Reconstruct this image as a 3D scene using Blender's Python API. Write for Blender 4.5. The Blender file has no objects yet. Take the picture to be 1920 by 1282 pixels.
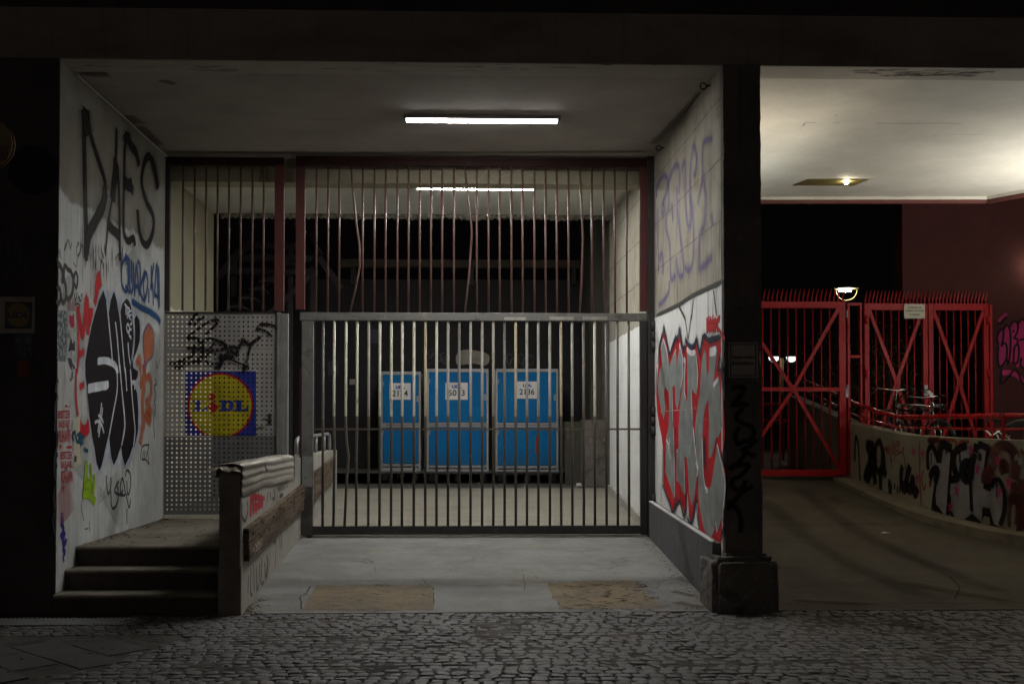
import bpy, math, random
from mathutils import Vector, noise, geometry
random.seed(7)
R = math.radians
S = bpy.context.scene
C = S.collection
# ------------------------------------------------------------------ camera
FP, TH, PH, EYE = 2100.0, R(1.77), R(1.25), 1.57
cd = bpy.data.cameras.new('camera'); cam = bpy.data.objects.new('camera', cd); C.objects.link(cam)
cam.location = (0, 0, EYE); cam.rotation_euler = (math.pi/2+PH, 0, -TH)
cd.sensor_width = 36; cd.lens = 36*FP/1920; cd.shift_x = 33/1920; cd.shift_y = 108/1920
cd.clip_start = 0.05; cd.clip_end = 2000
S.camera = cam
# ------------------------------------------------------------------ world, exposure
W = bpy.data.worlds.new('World'); S.world = W; W.use_nodes = True
wn = W.node_tree.nodes; wl = W.node_tree.links
bg = wn['Background']; sky = wn.new('ShaderNodeTexSky'); sky.sky_type = 'NISHITA'; sky.sun_disc = False
sky.sun_elevation = R(-6); sky.sun_rotation = R(200); sky.altitude = 0; sky.air_density = 1; sky.dust_density = 3
tint = wn.new('ShaderNodeMix'); tint.data_type = 'RGBA'; tint.inputs[0].default_value = 0.985
wl.new(sky.outputs[0], tint.inputs[6]); tint.inputs[7].default_value = (0.02, 0.017, 0.018, 1)
wl.new(tint.outputs[2], bg.inputs[0]); bg.inputs[1].default_value = 0.05
S.view_settings.view_transform = 'Standard'; S.view_settings.look = 'None'
S.view_settings.exposure = 0.0; S.view_settings.gamma = 1; S.view_settings.use_curve_mapping = False
S.cycles.use_denoising = True; S.cycles.max_bounces = 8; S.cycles.diffuse_bounces = 5
S.cycles.glossy_bounces = 3; S.cycles.transparent_max_bounces = 16; S.cycles.sample_clamp_indirect = 3
TUBE = 150.0       # luminance of the two fluorescent battens
STREET = 170.0      # street lamps behind the photographer
WALLUP = 290.0      # shaded wall lamps of the side passage

# ------------------------------------------------------------------ survey of the place: sight line through a photo point onto a real plane
def ray(px, py):
    x = (px-960+33)/FP; y = (641-py+108)/FP; z = -1.0
    a = math.pi/2+PH
    y2 = y*math.cos(a)-z*math.sin(a); z2 = y*math.sin(a)+z*math.cos(a)
    return Vector((x*math.cos(TH)+y2*math.sin(TH), -x*math.sin(TH)+y2*math.cos(TH), z2))
def onX(px, py, c): d = ray(px, py); s = c/d.x; return Vector((c, d.y*s, EYE+d.z*s))
def onY(px, py, c): d = ray(px, py); s = c/d.y; return Vector((d.x*s, c, EYE+d.z*s))
def onZ(px, py, c): d = ray(px, py); s = (c-EYE)/d.z; return Vector((d.x*s, d.y*s, c))

# ------------------------------------------------------------------ mesh helpers
class MB:
    def __init__(s): s.v = []; s.f = []; s.a = []
    def add(s, vs, fs):
        n = len(s.v); s.v += [tuple(v) for v in vs]; s.f += [tuple(i+n for i in f) for f in fs]; return s
    def box(s, x0, x1, y0, y1, z0, z1):
        vs = [(x, y, z) for x in (x0, x1) for y in (y0, y1) for z in (z0, z1)]
        return s.add(vs, [(0,1,3,2), (4,6,7,5), (0,4,5,1), (2,3,7,6), (0,2,6,4), (1,5,7,3)])
    def hexa(s, b, t):    # four bottom points, four top points
        return s.add(list(b)+list(t), [(3,2,1,0), (4,5,6,7), (0,1,5,4), (1,2,6,5), (2,3,7,6), (3,0,4,7)])
    def bar(s, a, b, w, d, up=(0,1,0)):   # rectangular bar from a to b
        a = Vector(a); b = Vector(b); t = (b-a).normalized(); u = Vector(up)
        sd = t.cross(u).normalized(); u2 = sd.cross(t).normalized()
        q = [(-w/2,-d/2), (w/2,-d/2), (w/2,d/2), (-w/2,d/2)]
        return s.hexa([a+sd*x+u2*y for x, y in q], [b+sd*x+u2*y for x, y in q])
    def tube(s, pts, r, n=8, cap=True, rs=None):
        pts = [Vector(p) for p in pts]; rings = []; ref = None
        for i, p in enumerate(pts):
            t = (pts[min(i+1, len(pts)-1)]-pts[max(i-1, 0)]).normalized()
            if ref is None: ref = Vector((0,0,1)) if abs(t.z) < .9 else Vector((1,0,0))
            u = (ref-t*ref.dot(t)).normalized(); w = t.cross(u); ref = u
            rr = rs[i] if rs else r
            rings.append([p+u*math.cos(2*math.pi*k/n)*rr+w*math.sin(2*math.pi*k/n)*rr for k in range(n)])
        vs = [v for rg in rings for v in rg]; fs = []
        for i in range(len(pts)-1):
            for k in range(n):
                k2 = (k+1) % n; fs.append((i*n+k, i*n+k2, (i+1)*n+k2, (i+1)*n+k))
        if cap: fs.append(tuple(range(n))[::-1]); fs.append(tuple((len(pts)-1)*n+k for k in range(n)))
        return s.add(vs, fs)
    def disc(s, c, r, ax, th, n=24):
        c = Vector(c); a = Vector(ax).normalized()*th/2
        return s.tube([c-a, c+a], r, n)
    def torus(s, c, r, r2, ax, n=28, m=6, a0=0, a1=2*math.pi):
        c = Vector(c); ax = Vector(ax).normalized(); u = ax.orthogonal().normalized()
        if abs(ax.z) < .5: u = Vector((0,0,1))
        w = ax.cross(u)
        k = n+1
        return s.tube([c+u*math.cos(a0+(a1-a0)*i/n)*r+w*math.sin(a0+(a1-a0)*i/n)*r for i in range(k)], r2, m)
    def sheet(s, pts): return s.add(pts, [tuple(range(len(pts)))])
    def prism(s, poly, y0, y1):     # polygon in x,z pushed through y
        n = len(poly); vs = [(x, y0, z) for x, z in poly]+[(x, y1, z) for x, z in poly]
        return s.add(vs, [tuple(range(n)), tuple(range(2*n-1, n-1, -1))]+[(i, i+n, (i+1) % n+n, (i+1) % n) for i in range(n)])
def wloc(o):
    v = Vector((0,0,0))
    while o: v += Vector(o.location); o = o.parent
    return v
def link(name, mb, m, parent=None, smooth=False, bev=0, local=False, **pr):
    me = bpy.data.meshes.new(name)
    off = Vector((0,0,0)) if local or parent is None else wloc(parent)
    me.from_pydata([tuple(Vector(v)-off) for v in mb.v], [], mb.f)
    if mb.a and len(mb.a) == len(mb.v):
        at = me.attributes.new('a', 'FLOAT', 'POINT'); at.data.foreach_set('value', mb.a)
    me.validate(); me.update()
    if not mb.a:
        import bmesh
        b = bmesh.new(); b.from_mesh(me); bmesh.ops.recalc_face_normals(b, faces=b.faces); b.to_mesh(me); b.free()
    if smooth:
        me.polygons.foreach_set('use_smooth', [len(p.vertices) < 8 for p in me.polygons])
    me.materials.append(m)
    o = bpy.data.objects.new(name, me); C.objects.link(o)
    if parent: o.parent = parent
    if bev:
        b = o.modifiers.new('bevel', 'BEVEL'); b.width = bev; b.segments = 2; b.limit_method = 'ANGLE'
    for k, v in pr.items(): o[k] = v
    return o
def root(name, loc, label, cat, group=None, rz=0, **pr):
    o = bpy.data.objects.new(name, None); C.objects.link(o); o.location = loc; o.rotation_euler.z = rz
    o.empty_display_size = .2
    o['label'] = label; o['category'] = cat
    if group: o['group'] = group
    for k, v in pr.items(): o[k] = v
    return o
def tag(o, label, cat, group=None):
    o['label'] = label; o['category'] = cat
    if group: o['group'] = group
    return o
def dup(r, loc, label, rz=0):
    c = r.copy(); C.objects.link(c); c.location = loc; c.rotation_euler.z = rz; c['label'] = label
    for ch in list(r.children):
        k = ch.copy(); C.objects.link(k); k.parent = c
        for g in ch.children:
            h = g.copy(); C.objects.link(h); h.parent = k
    return c

# ------------------------------------------------------------------ materials
def nd(nt, t, **k):
    n = nt.nodes.new(t)
    for a, b in k.items(): setattr(n, a, b)
    return n
def mat(name, col, rough=.8, metal=0, layers=(), bump=(), emit=None, spec=None, coords='P', alpha=None, trans=0):
    m = bpy.data.materials.new(name); m.use_nodes = True; nt = m.node_tree; L = nt.links
    bs = nt.nodes['Principled BSDF']
    if coords == 'P': co = nd(nt, 'ShaderNodeNewGeometry').outputs['Position']
    else: co = nd(nt, 'ShaderNodeTexCoord').outputs['Object']
    bs.inputs['Roughness'].default_value = rough; bs.inputs['Metallic'].default_value = metal
    if spec is not None: bs.inputs['Specular IOR Level'].default_value = spec
    if trans: bs.inputs['Transmission Weight'].default_value = trans
    def noise_out(sc, det=4, rg=.6, off=0):
        mp = nd(nt, 'ShaderNodeMapping'); L.new(co, mp.inputs[0])
        mp.inputs[3].default_value = sc if isinstance(sc, tuple) else (sc, sc, sc)
        mp.inputs[1].default_value = (off, off*1.7, off*.3)
        n = nd(nt, 'ShaderNodeTexNoise'); n.inputs['Scale'].default_value = 1; n.inputs['Detail'].default_value = det
        n.inputs['Roughness'].default_value = rg; L.new(mp.outputs[0], n.inputs[0]); return n.outputs[0]
    def rng(src, lo, hi, a=0, b=1):
        n = nd(nt, 'ShaderNodeMapRange'); L.new(src, n.inputs[0])
        for i, v in enumerate((lo, hi, a, b)): n.inputs[i+1].default_value = v
        return n.outputs[0]
    def mth(op, a, b=0):
        n = nd(nt, 'ShaderNodeMath', operation=op)
        for i, v in enumerate((a, b)):
            if isinstance(v, (int, float)): n.inputs[i].default_value = v
            else: L.new(v, n.inputs[i])
        return n.outputs[0]
    cur = None
    def mix(cur, fac, c):
        n = nd(nt, 'ShaderNodeMix', data_type='RGBA'); L.new(fac, n.inputs[0])
        if cur is None: n.inputs[6].default_value = (*col, 1)
        else: L.new(cur, n.inputs[6])
        n.inputs[7].default_value = (*c, 1); return n.outputs[2]
    sep = None
    def axis(i):
        nonlocal sep
        if sep is None: sep = nd(nt, 'ShaderNodeSeparateXYZ'); L.new(co, sep.inputs[0])
        return sep.outputs[i]
    for k, ly in enumerate(layers):
        if ly[0] == 'n':      # noise patch: scale, lo, hi, colour, strength
            _, sc, lo, hi, c, st = ly; f = mth('MULTIPLY', rng(noise_out(sc, 5, .62, k*3.1), lo, hi), st)
        elif ly[0] == 'above':   # axis, value, width, noise scale, noise amount, colour
            _, ax, v, w, ns, na, c = ly
            q = mth('ADD', axis(ax), mth('MULTIPLY', mth('SUBTRACT', noise_out(ns, 6, .7, k), .5), na)); f = rng(q, v-w, v+w)
        elif ly[0] == 'lines':   # axis, period, offset, half width, colour, strength: thin recessed joints
            _, ax, p, o, hw, c, st = ly
            q = mth('ADD', axis(ax), mth('MULTIPLY', mth('SUBTRACT', noise_out(3, 3, .6, k), .5), hw*3))
            q = mth('ABSOLUTE', mth('SUBTRACT', mth('FRACT', mth('DIVIDE', mth('SUBTRACT', q, o-p/2), p)), .5))
            f = mth('MULTIPLY', rng(q, hw/p, hw/p*.4), mth('MULTIPLY', rng(noise_out(9, 4, .7, k+2), .3, .55), st))
        elif ly[0] == 'crack':
            _, sc, w, c, st = ly
            mp = nd(nt, 'ShaderNodeMapping'); L.new(co, mp.inputs[0]); mp.inputs[3].default_value = (sc, sc, sc)
            nn = nd(nt, 'ShaderNodeTexNoise'); nn.inputs['Scale'].default_value = 2.5; L.new(mp.outputs[0], nn.inputs[0])
            ad = nd(nt, 'ShaderNodeMix', data_type='RGBA'); ad.inputs[0].default_value = .25
            L.new(mp.outputs[0], ad.inputs[6]); L.new(nn.outputs[1], ad.inputs[7])
            v = nd(nt, 'ShaderNodeTexVoronoi', feature='DISTANCE_TO_EDGE'); v.inputs['Scale'].default_value = 1
            L.new(ad.outputs[2], v.inputs[0])
            f = mth('MULTIPLY', rng(v.outputs[0], w, 0), mth('MULTIPLY', rng(noise_out(.9, 3, .5, k), .45, .62), st))
        cur = mix(cur, f, c)
    # fine grain on everything
    g = rng(noise_out(140, 2, .5, 9), .3, .7, .9, 1.1)
    g2 = rng(noise_out(1.3, 5, .65, 4), .25, .75, .86, 1.12)
    hs = nd(nt, 'ShaderNodeHueSaturation'); L.new(mth('MULTIPLY', g, g2), hs.inputs['Value'])
    if cur is None: hs.inputs['Color'].default_value = (*col, 1)
    else: L.new(cur, hs.inputs['Color'])
    L.new(hs.outputs[0], bs.inputs['Base Color'])
    L.new(rng(noise_out(7, 4, .6, 2), .2, .8, max(.02, rough-.12), min(1, rough+.1)), bs.inputs['Roughness'])
    prev = None
    for sc, st, dist in bump:
        b = nd(nt, 'ShaderNodeBump'); b.inputs['Strength'].default_value = st; b.inputs['Distance'].default_value = dist
        L.new(noise_out(sc, 5, .6, 6), b.inputs['Height'])
        if prev: L.new(prev, b.inputs['Normal'])
        prev = b.outputs[0]
    if prev: L.new(prev, bs.inputs['Normal'])
    if emit:
        bs.inputs['Emission Color'].default_value = (*emit[0], 1); bs.inputs['Emission Strength'].default_value = emit[1]
    return m
HOLE_P, HOLE_W = 0.0531, 0.0195
HOLE_X0 = onY(314.7, 700, 12.8).x; HOLE_Z0 = onY(400, 594.5, 12.8).z
def spray(name, col, soft=.5, fog=0.0, rough=.6, holes=False, metal=0, streak=0, dens=1.0):
    m = bpy.data.materials.new(name); m.use_nodes = True; nt = m.node_tree; L = nt.links
    bs = nt.nodes['Principled BSDF']; out = nt.nodes['Material Output']
    bs.inputs['Roughness'].default_value = rough; bs.inputs['Metallic'].default_value = metal; bs.inputs['Specular IOR Level'].default_value = .12
    po = nd(nt, 'ShaderNodeNewGeometry').outputs['Position']
    at = nd(nt, 'ShaderNodeAttribute', attribute_name='a')
    def mth(op, a, b=0):
        n = nd(nt, 'ShaderNodeMath', operation=op)
        for i, v in enumerate((a, b)):
            if isinstance(v, (int, float)): n.inputs[i].default_value = v
            else: L.new(v, n.inputs[i])
        return n.outputs[0]
    n = nd(nt, 'ShaderNodeTexNoise'); n.inputs['Scale'].default_value = 70; n.inputs['Detail'].default_value = 4; L.new(po, n.inputs[0])
    n2 = nd(nt, 'ShaderNodeTexNoise'); n2.inputs['Scale'].default_value = 6; n2.inputs['Detail'].default_value = 5; L.new(po, n2.inputs[0])
    q = mth('ADD', at.outputs['Fac'], mth('MULTIPLY', mth('SUBTRACT', n.outputs[0], .5), .9*soft+.1))
    q = mth('ADD', q, mth('MULTIPLY', mth('SUBTRACT', n2.outputs[0], .5), .5*soft))
    mr = nd(nt, 'ShaderNodeMapRange', interpolation_type='SMOOTHSTEP'); L.new(q, mr.inputs[0])
    mr.inputs[1].default_value = .5-.45*soft-.02; mr.inputs[2].default_value = .5+.45*soft+.02
    al = mth('MULTIPLY', mr.outputs[0], dens)
    if streak:
        mp = nd(nt, 'ShaderNodeMapping'); L.new(po, mp.inputs[0]); mp.inputs[3].default_value = (40, 40, 3)
        n3 = nd(nt, 'ShaderNodeTexNoise'); n3.inputs['Scale'].default_value = 1; n3.inputs['Detail'].default_value = 4; L.new(mp.outputs[0], n3.inputs[0])
        r3 = nd(nt, 'ShaderNodeMapRange'); L.new(n3.outputs[0], r3.inputs[0]); r3.inputs[1].default_value = .3; r3.inputs[2].default_value = .6
        r3.inputs[3].default_value = 1-streak; al = mth('MULTIPLY', al, r3.outputs[0])
    if holes:
        sp = nd(nt, 'ShaderNodeSeparateXYZ'); L.new(po, sp.inputs[0]); msk = []
        for i, o in ((0, HOLE_X0), (2, HOLE_Z0)):
            fr = mth('FRACT', mth('ADD', mth('DIVIDE', mth('SUBTRACT', sp.outputs[i], o), HOLE_P), 50.5))
            msk.append(mth('LESS_THAN', mth('ABSOLUTE', mth('SUBTRACT', fr, .5)), HOLE_W/HOLE_P/2))
        al = mth('MULTIPLY', al, mth('SUBTRACT', 1, mth('MULTIPLY', msk[0], msk[1])))
    hs = nd(nt, 'ShaderNodeHueSaturation'); hs.inputs['Color'].default_value = (*col, 1)
    r4 = nd(nt, 'ShaderNodeMapRange'); L.new(n2.outputs[0], r4.inputs[0]); r4.inputs[1].default_value = .25; r4.inputs[2].default_value = .75
    r4.inputs[3].default_value = .72; r4.inputs[4].default_value = 1.25; L.new(r4.outputs[0], hs.inputs['Value'])
    L.new(hs.outputs[0], bs.inputs['Base Color'])
    tr = nd(nt, 'ShaderNodeBsdfTransparent'); mx = nd(nt, 'ShaderNodeMixShader')
    L.new(al, mx.inputs[0]); L.new(tr.outputs[0], mx.inputs[1]); L.new(bs.outputs[0], mx.inputs[2]); L.new(mx.outputs[0], out.inputs[0])
    return m

# ------------------------------------------------------------------ paint and print laid on real surfaces
def mapX(c, sg): return lambda x, y: (onX(x, y, c), Vector((sg, 0, 0)))
def mapY(c): return lambda x, y: (onY(x, y, c), Vector((0, -1, 0)))
def mapZ(c): return lambda x, y: (onZ(x, y, c), Vector((0, 0, 1)))
def ZM(ox, oy, s): return lambda pts: [(ox+x/s, oy+y/s) for x, y in pts]
def crom(pts, n):
    if len(pts) < 3: n = max(n, 4)
    P = [pts[0]]+list(pts)+[pts[-1]]; out = []
    for i in range(1, len(P)-2):
        p0, p1, p2, p3 = P[i-1:i+3]
        for k in range(n):
            t = k/n
            out.append(tuple(.5*((2*p1[j])+(-p0[j]+p2[j])*t+(2*p0[j]-5*p1[j]+4*p2[j]-p3[j])*t*t+(-p0[j]+3*p1[j]-3*p2[j]+p3[j])*t**3) for j in (0, 1)))
    out.append(tuple(pts[-1])); return out
class Paint:
    lay = [0]
    def __init__(s, mp, base=.002): s.m = MB(); s.mp = mp; s.base = base
    def off(s):
        Paint.lay[0] += 1; return s.base+.000015*(Paint.lay[0] % 60)
    def stroke(s, pts, w, smooth=True, taper=0):
        if not hasattr(s, 'rec'): s.rec = []
        s.rec.append((pts, w))
        o = s.off(); pts = crom(pts, 5) if smooth else crom(pts, 1) if len(pts) > 2 else pts
        P = [s.mp(*p) for p in pts]; n = len(P); base = len(s.m.v)
        for i, (p, nm) in enumerate(P):
            t = P[min(i+1, n-1)][0]-P[max(i-1, 0)][0]
            if t.length < 1e-9: t = Vector((0, 0, 1))
            sd = nm.cross(t.normalized()).normalized()
            u = i/max(1, n-1); k = 1-taper*abs(2*u-1)**2 if taper else 1
            q = p+nm*(o+i*2e-6)
            end = 0.0 if i in (0, n-1) else 1.0
            for e, a in ((-.72, 0), (-.22, 1), (.22, 1), (.72, 0)):
                s.m.v.append(tuple(q+sd*e*w*k)); s.m.a.append(a*(.35 if end == 0 else 1))
        for i in range(n-1):
            for k in range(3):
                a = base+i*4+k; s.m.f.append((a, a+1, a+5, a+4))
        return s
    def poly(s, pts, smooth=False, sub=0):
        o = s.off()
        if smooth: pts = crom(list(pts)+[pts[0]], 4)[:-1]
        tr = geometry.tessellate_polygon([[Vector((x, y, 0)) for x, y in pts]])
        tris = [[pts[i] for i in t] for t in tr]
        for _ in range(sub):
            nt = []
            for a, b, c in tris:
                ab = ((a[0]+b[0])/2, (a[1]+b[1])/2); bc = ((c[0]+b[0])/2, (c[1]+b[1])/2); ca = ((a[0]+c[0])/2, (a[1]+c[1])/2)
                nt += [[a, ab, ca], [ab, b, bc], [ca, bc, c], [ab, bc, ca]]
            tris = nt
        for t in tris:
            b = len(s.m.v)
            for p in t:
                q, nm = s.mp(*p); s.m.v.append(tuple(q+nm*o)); s.m.a.append(1.0)
            s.m.f.append((b, b+1, b+2))
        return s
    def text(s, txt, quad, bold=.0, shear=0):   # quad: top left, top right, bottom right, bottom left
        o = s.off(); vs, fs = glyphs(txt, bold, shear)
        a, b, c, d = quad; n = len(s.m.v)
        for u, v in vs:
            x = (1-v)*((1-u)*d[0]+u*c[0])+v*((1-u)*a[0]+u*b[0]); y = (1-v)*((1-u)*d[1]+u*c[1])+v*((1-u)*a[1]+u*b[1])
            q, nm = s.mp(x, y); s.m.v.append(tuple(q+nm*o)); s.m.a.append(1.0)
        s.m.f += [tuple(i+n for i in f) for f in fs]; return s
    def fog(s, col, parent, k=2.6, dens=.28):
        q = Paint(s.mp, s.base-.001)
        for pts, w in s.rec: q.stroke(pts, w*k*.85+.02)
        link('overspray', q.m, spray('overspray', col, 1.0, dens=dens*.6), parent)
    def build(s, name, m, parent, **pr): return link(name, s.m, m, parent, **pr)
def glyphs(txt, bold, shear):
    cu = bpy.data.curves.new('t', 'FONT'); cu.body = txt; cu.offset = bold; cu.shear = shear; cu.resolution_u = 3
    cu.align_x = 'CENTER'; cu.space_line = .85
    ob = bpy.data.objects.new('t', cu); C.objects.link(ob)
    dg = bpy.context.evaluated_depsgraph_get(); me = bpy.data.meshes.new_from_object(ob.evaluated_get(dg))
    vs = [(v.co.x, v.co.y) for v in me.vertices]; fs = [tuple(p.vertices) for p in me.polygons]
    bpy.data.objects.remove(ob); bpy.data.curves.remove(cu); bpy.data.meshes.remove(me)
    x0 = min(v[0] for v in vs); x1 = max(v[0] for v in vs); y0 = min(v[1] for v in vs); y1 = max(v[1] for v in vs)
    return [((x-x0)/(x1-x0), (y-y0)/(y1-y0)) for x, y in vs], fs

# material palette
M = {}
M['beam'] = mat('aged_concrete', (.29,.255,.225), .9, layers=[('n', (1,1,3), .45, .7, (.15,.12,.11), .7), ('n', (14,14,1), .55, .75, (.12,.1,.1), .5)], bump=[(25,.3,.01)])
M['ceiling'] = mat('painted_ceiling', (.36,.33,.29), .9, layers=[('n', 1.2, .4, .75, (.26,.24,.21), .7), ('n', (.6,14,1), .62, .72, (.13,.12,.1), .35)], bump=[(30,.15,.005), (2,.15,.02)])
M['inner_ceiling'] = mat('white_inner_ceiling', (.68,.68,.62), .9, layers=[('n', 1.2, .45, .75, (.5,.5,.44), .6)], bump=[(30,.15,.005)])
M['soffit'] = mat('beam_soffit_pale', (.40,.38,.33), .9, layers=[('n', (1.5,20,1), .58, .7, (.2,.17,.14), .7)], bump=[(30,.2,.005)])
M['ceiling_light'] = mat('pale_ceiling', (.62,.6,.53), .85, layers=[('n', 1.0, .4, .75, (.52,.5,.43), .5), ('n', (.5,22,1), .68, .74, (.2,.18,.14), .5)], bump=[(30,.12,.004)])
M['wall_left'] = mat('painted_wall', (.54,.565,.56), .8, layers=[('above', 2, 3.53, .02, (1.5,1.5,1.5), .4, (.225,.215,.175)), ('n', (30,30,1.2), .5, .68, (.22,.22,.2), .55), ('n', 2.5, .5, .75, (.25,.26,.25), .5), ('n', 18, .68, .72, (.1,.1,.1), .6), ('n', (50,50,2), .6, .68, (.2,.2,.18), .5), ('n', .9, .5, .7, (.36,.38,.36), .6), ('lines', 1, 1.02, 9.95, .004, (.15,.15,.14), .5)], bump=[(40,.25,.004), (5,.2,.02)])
M['wall_right'] = mat('boarded_concrete_wall', (.37,.34,.27), .8, layers=[('n', 1.6, .4, .7, (.27,.25,.19), .6), ('n', (22,22,.9), .5, .66, (.19,.16,.12), .6), ('n', (60,60,1), .56, .64, (.10,.08,.06), .65), ('n', 40, .66, .70, (.05,.04,.035), .9), ('n', 3, .52, .66, (.2,.18,.13), .7), ('lines', 2, .525, 2.79, .010, (.06,.05,.04), .95), ('lines', 1, .62, 9.55, .006, (.1,.085,.065), .7), ('n', (8,8,.7), .58, .68, (.15,.12,.07), .5), ('above', 2, 2.79, -.008, (3,3,3), .11, (.76,.77,.75)), ('n', (12,12,1), .6, .72, (.5,.48,.42), .4), ('n', 5, .62, .72, (.4,.38,.34), .5), ('n', 30, .69, .72, (.06,.05,.05), .8), ('n', 1.6, .5, .75, (.5,.49,.46), .3), ('lines', 2, .525, 2.79, .004, (.25,.24,.22), .35)], bump=[(40,.25,.004), ((6,6,60),.1,.004)])
M['wall_inner'] = mat('cream_wall', (.66,.64,.52), .8, layers=[('above', 2, 3.02, .01, (1.5,1.5,1.5), .2, (.34,.32,.22)), ('n', 2, .5, .75, (.4,.38,.3), .5)], bump=[(40,.2,.004)])
M['dark_wall'] = mat('dark_facade', (.075,.065,.066), .85, layers=[('n', 1.5, .45, .65, (.04,.034,.036), .8), ('n', 25, .66, .74, (.12,.11,.11), .5)], bump=[(30,.3,.01)])
M['pillar'] = mat('dark_pillar', (.15,.13,.115), .85, layers=[('n', 2, .42, .66, (.085,.075,.068), .85), ('n', 30, .62, .7, (.3,.27,.22), .6), ('n', (14,14,2), .55, .7, (.07,.06,.055), .6)], bump=[(35,.4,.008)])
M['plinth'] = mat('grey_plinth_paint', (.09,.092,.095), .75, layers=[('n', (8,8,1), .5, .7, (.06,.058,.056), .7), ('n', 22, .62, .7, (.22,.21,.19), .6)], bump=[(35,.3,.006)])
M['block'] = mat('chipped_block', (.13,.115,.1), .95, layers=[('n', 5, .5, .62, (.05,.046,.042), .8), ('n', 14, .6, .66, (.3,.26,.2), .6)], bump=[(12,.7,.03), (50,.4,.01)])
M['drive'] = mat('worn_driveway_concrete', (.265,.268,.258), .85, spec=.25, layers=[('n', .9, .42, .62, (.185,.185,.175), .85), ('n', (.5,1.6,1), .5, .72, (.21,.195,.16), .5), ('n', 2.2, .55, .68, (.15,.145,.125), .5), ('above', 1, 12.85, .03, (2,2,2), .05, (.255,.235,.185)), ('n', (.7,5,1), .5, .7, (.15,.15,.145), .5), ('n', 3.5, .6, .72, (.3,.28,.22), .6), ('n', 40, .66, .72, (.08,.075,.07), .7), ('n', 110, .5, .68, (.17,.17,.16), .6), ('n', 85, .6, .68, (.36,.36,.34), .45), ('crack', .75, .006, (.07,.066,.06), .5), ('n', (1.2,9,1), .62, .7, (.33,.32,.28), .35), ('n', 9, .62, .7, (.13,.12,.11), .6)], bump=[(45,.35,.004), (3,.2,.02)])
M['yard'] = mat('dark_asphalt', (.06,.058,.05), .9, layers=[('n', 3, .5, .7, (.04,.04,.034), .7), ('n', 40, .62, .7, (.14,.13,.11), .6)], bump=[(60,.5,.006)])
M['side_drive'] = mat('brown_asphalt', (.085,.068,.046), .85, layers=[('n', 1.4, .45, .7, (.055,.045,.032), .8), ('n', (.8,4,1), .55, .7, (.11,.09,.065), .5), ('n', 45, .6, .7, (.17,.145,.105), .6), ('n', 100, .5, .66, (.045,.037,.027), .7), ('n', (1.5,.7,1), .5, .66, (.05,.04,.03), .6), ('lines', 1, 3.65, 13.3, .012, (.03,.025,.02), 1)], bump=[(60,.4,.005), (3,.2,.02)])
M['patch'] = mat('brown_repair_concrete', (.235,.185,.112), .9, layers=[('n', 2.2, .42, .62, (.18,.155,.11), .85), ('n', (5,9,1), .45, .65, (.14,.11,.075), .8), ('n', 30, .56, .66, (.09,.075,.055), .7), ('n', 60, .64, .7, (.3,.27,.2), .6)], bump=[(30,.6,.01), (8,.3,.02)])
M['step'] = mat('stair_concrete', (.2,.18,.14), .9, layers=[('n', 2, .45, .7, (.12,.1,.075), .8), ('n', 30, .62, .7, (.05,.04,.03), .8), ('n', 10, .6, .75, (.26,.25,.2), .4)], bump=[(40,.5,.006)])
M['riser'] = mat('dark_stair_paint', (.07,.055,.05), .85, layers=[('n', 5, .5, .7, (.04,.032,.03), .7), ('n', 18, .68, .72, (.18,.16,.14), .5)], bump=[(40,.4,.006)])
M['lowwall'] = mat('low_wall_concrete', (.36,.35,.31), .88, layers=[('n', (20,20,1.5), .5, .7, (.2,.195,.18), .7), ('n', 3, .5, .7, (.25,.24,.19), .6), ('n', 26, .66, .71, (.06,.06,.05), .8)], bump=[(40,.3,.006)])
M['lowend'] = mat('dark_wall_end', (.23,.205,.175), .85, layers=[('n', 4, .45, .7, (.14,.12,.1), .8), ('n', 26, .64, .7, (.26,.24,.2), .6)], bump=[(40,.4,.006)])
M['wood'] = mat('weathered_wood', (.15,.112,.08), .9, spec=.2, layers=[('n', (2,1.5,40), .42, .6, (.075,.055,.04), .85), ('n', 3, .5, .7, (.22,.18,.13), .5), ('n', (7,3,16), .56, .63, (.03,.022,.016), .95), ('n', (20,9,60), .6, .68, (.02,.015,.012), .8)], bump=[((3,2,60),.5,.01)])
M['sheet'] = mat('embossed_metal_sheet', (.40,.385,.335), .6, .25, layers=[('n', 6, .5, .7, (.34,.32,.28), .6), ('n', 30, .65, .7, (.14,.11,.08), .6)], bump=[(60,.1,.002)])
M['steel'] = mat('grey_painted_steel', (.27,.28,.275), .5, .25, layers=[('n', 4, .45, .7, (.17,.175,.17), .7), ('n', 25, .64, .7, (.1,.07,.05), .7)], bump=[(50,.15,.002)])
M['perf'] = mat('perforated_steel', (.42,.41,.38), .55, .25, layers=[('n', (2,2,1), .4, .65, (.28,.28,.275), .8), ('n', 12, .6, .75, (.5,.48,.43), .5)], bump=[(60,.1,.002)])
M['perf_low'] = mat('perforated_steel_lower', (.18,.185,.185), .6, .2, layers=[('n', 4, .45, .7, (.13,.135,.135), .7)], bump=[(60,.1,.002)])
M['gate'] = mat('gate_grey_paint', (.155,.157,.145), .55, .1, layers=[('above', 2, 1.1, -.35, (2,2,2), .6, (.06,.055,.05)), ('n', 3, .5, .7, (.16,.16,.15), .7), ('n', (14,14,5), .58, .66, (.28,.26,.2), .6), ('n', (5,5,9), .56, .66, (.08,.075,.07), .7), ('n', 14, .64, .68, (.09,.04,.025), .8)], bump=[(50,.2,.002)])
M['gate_dark'] = mat('gate_dark_paint', (.035,.033,.03), .6, .2, layers=[('n', 6, .5, .7, (.022,.02,.018), .7), ('n', 30, .66, .71, (.2,.18,.15), .5)], bump=[(50,.2,.002)])
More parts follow.
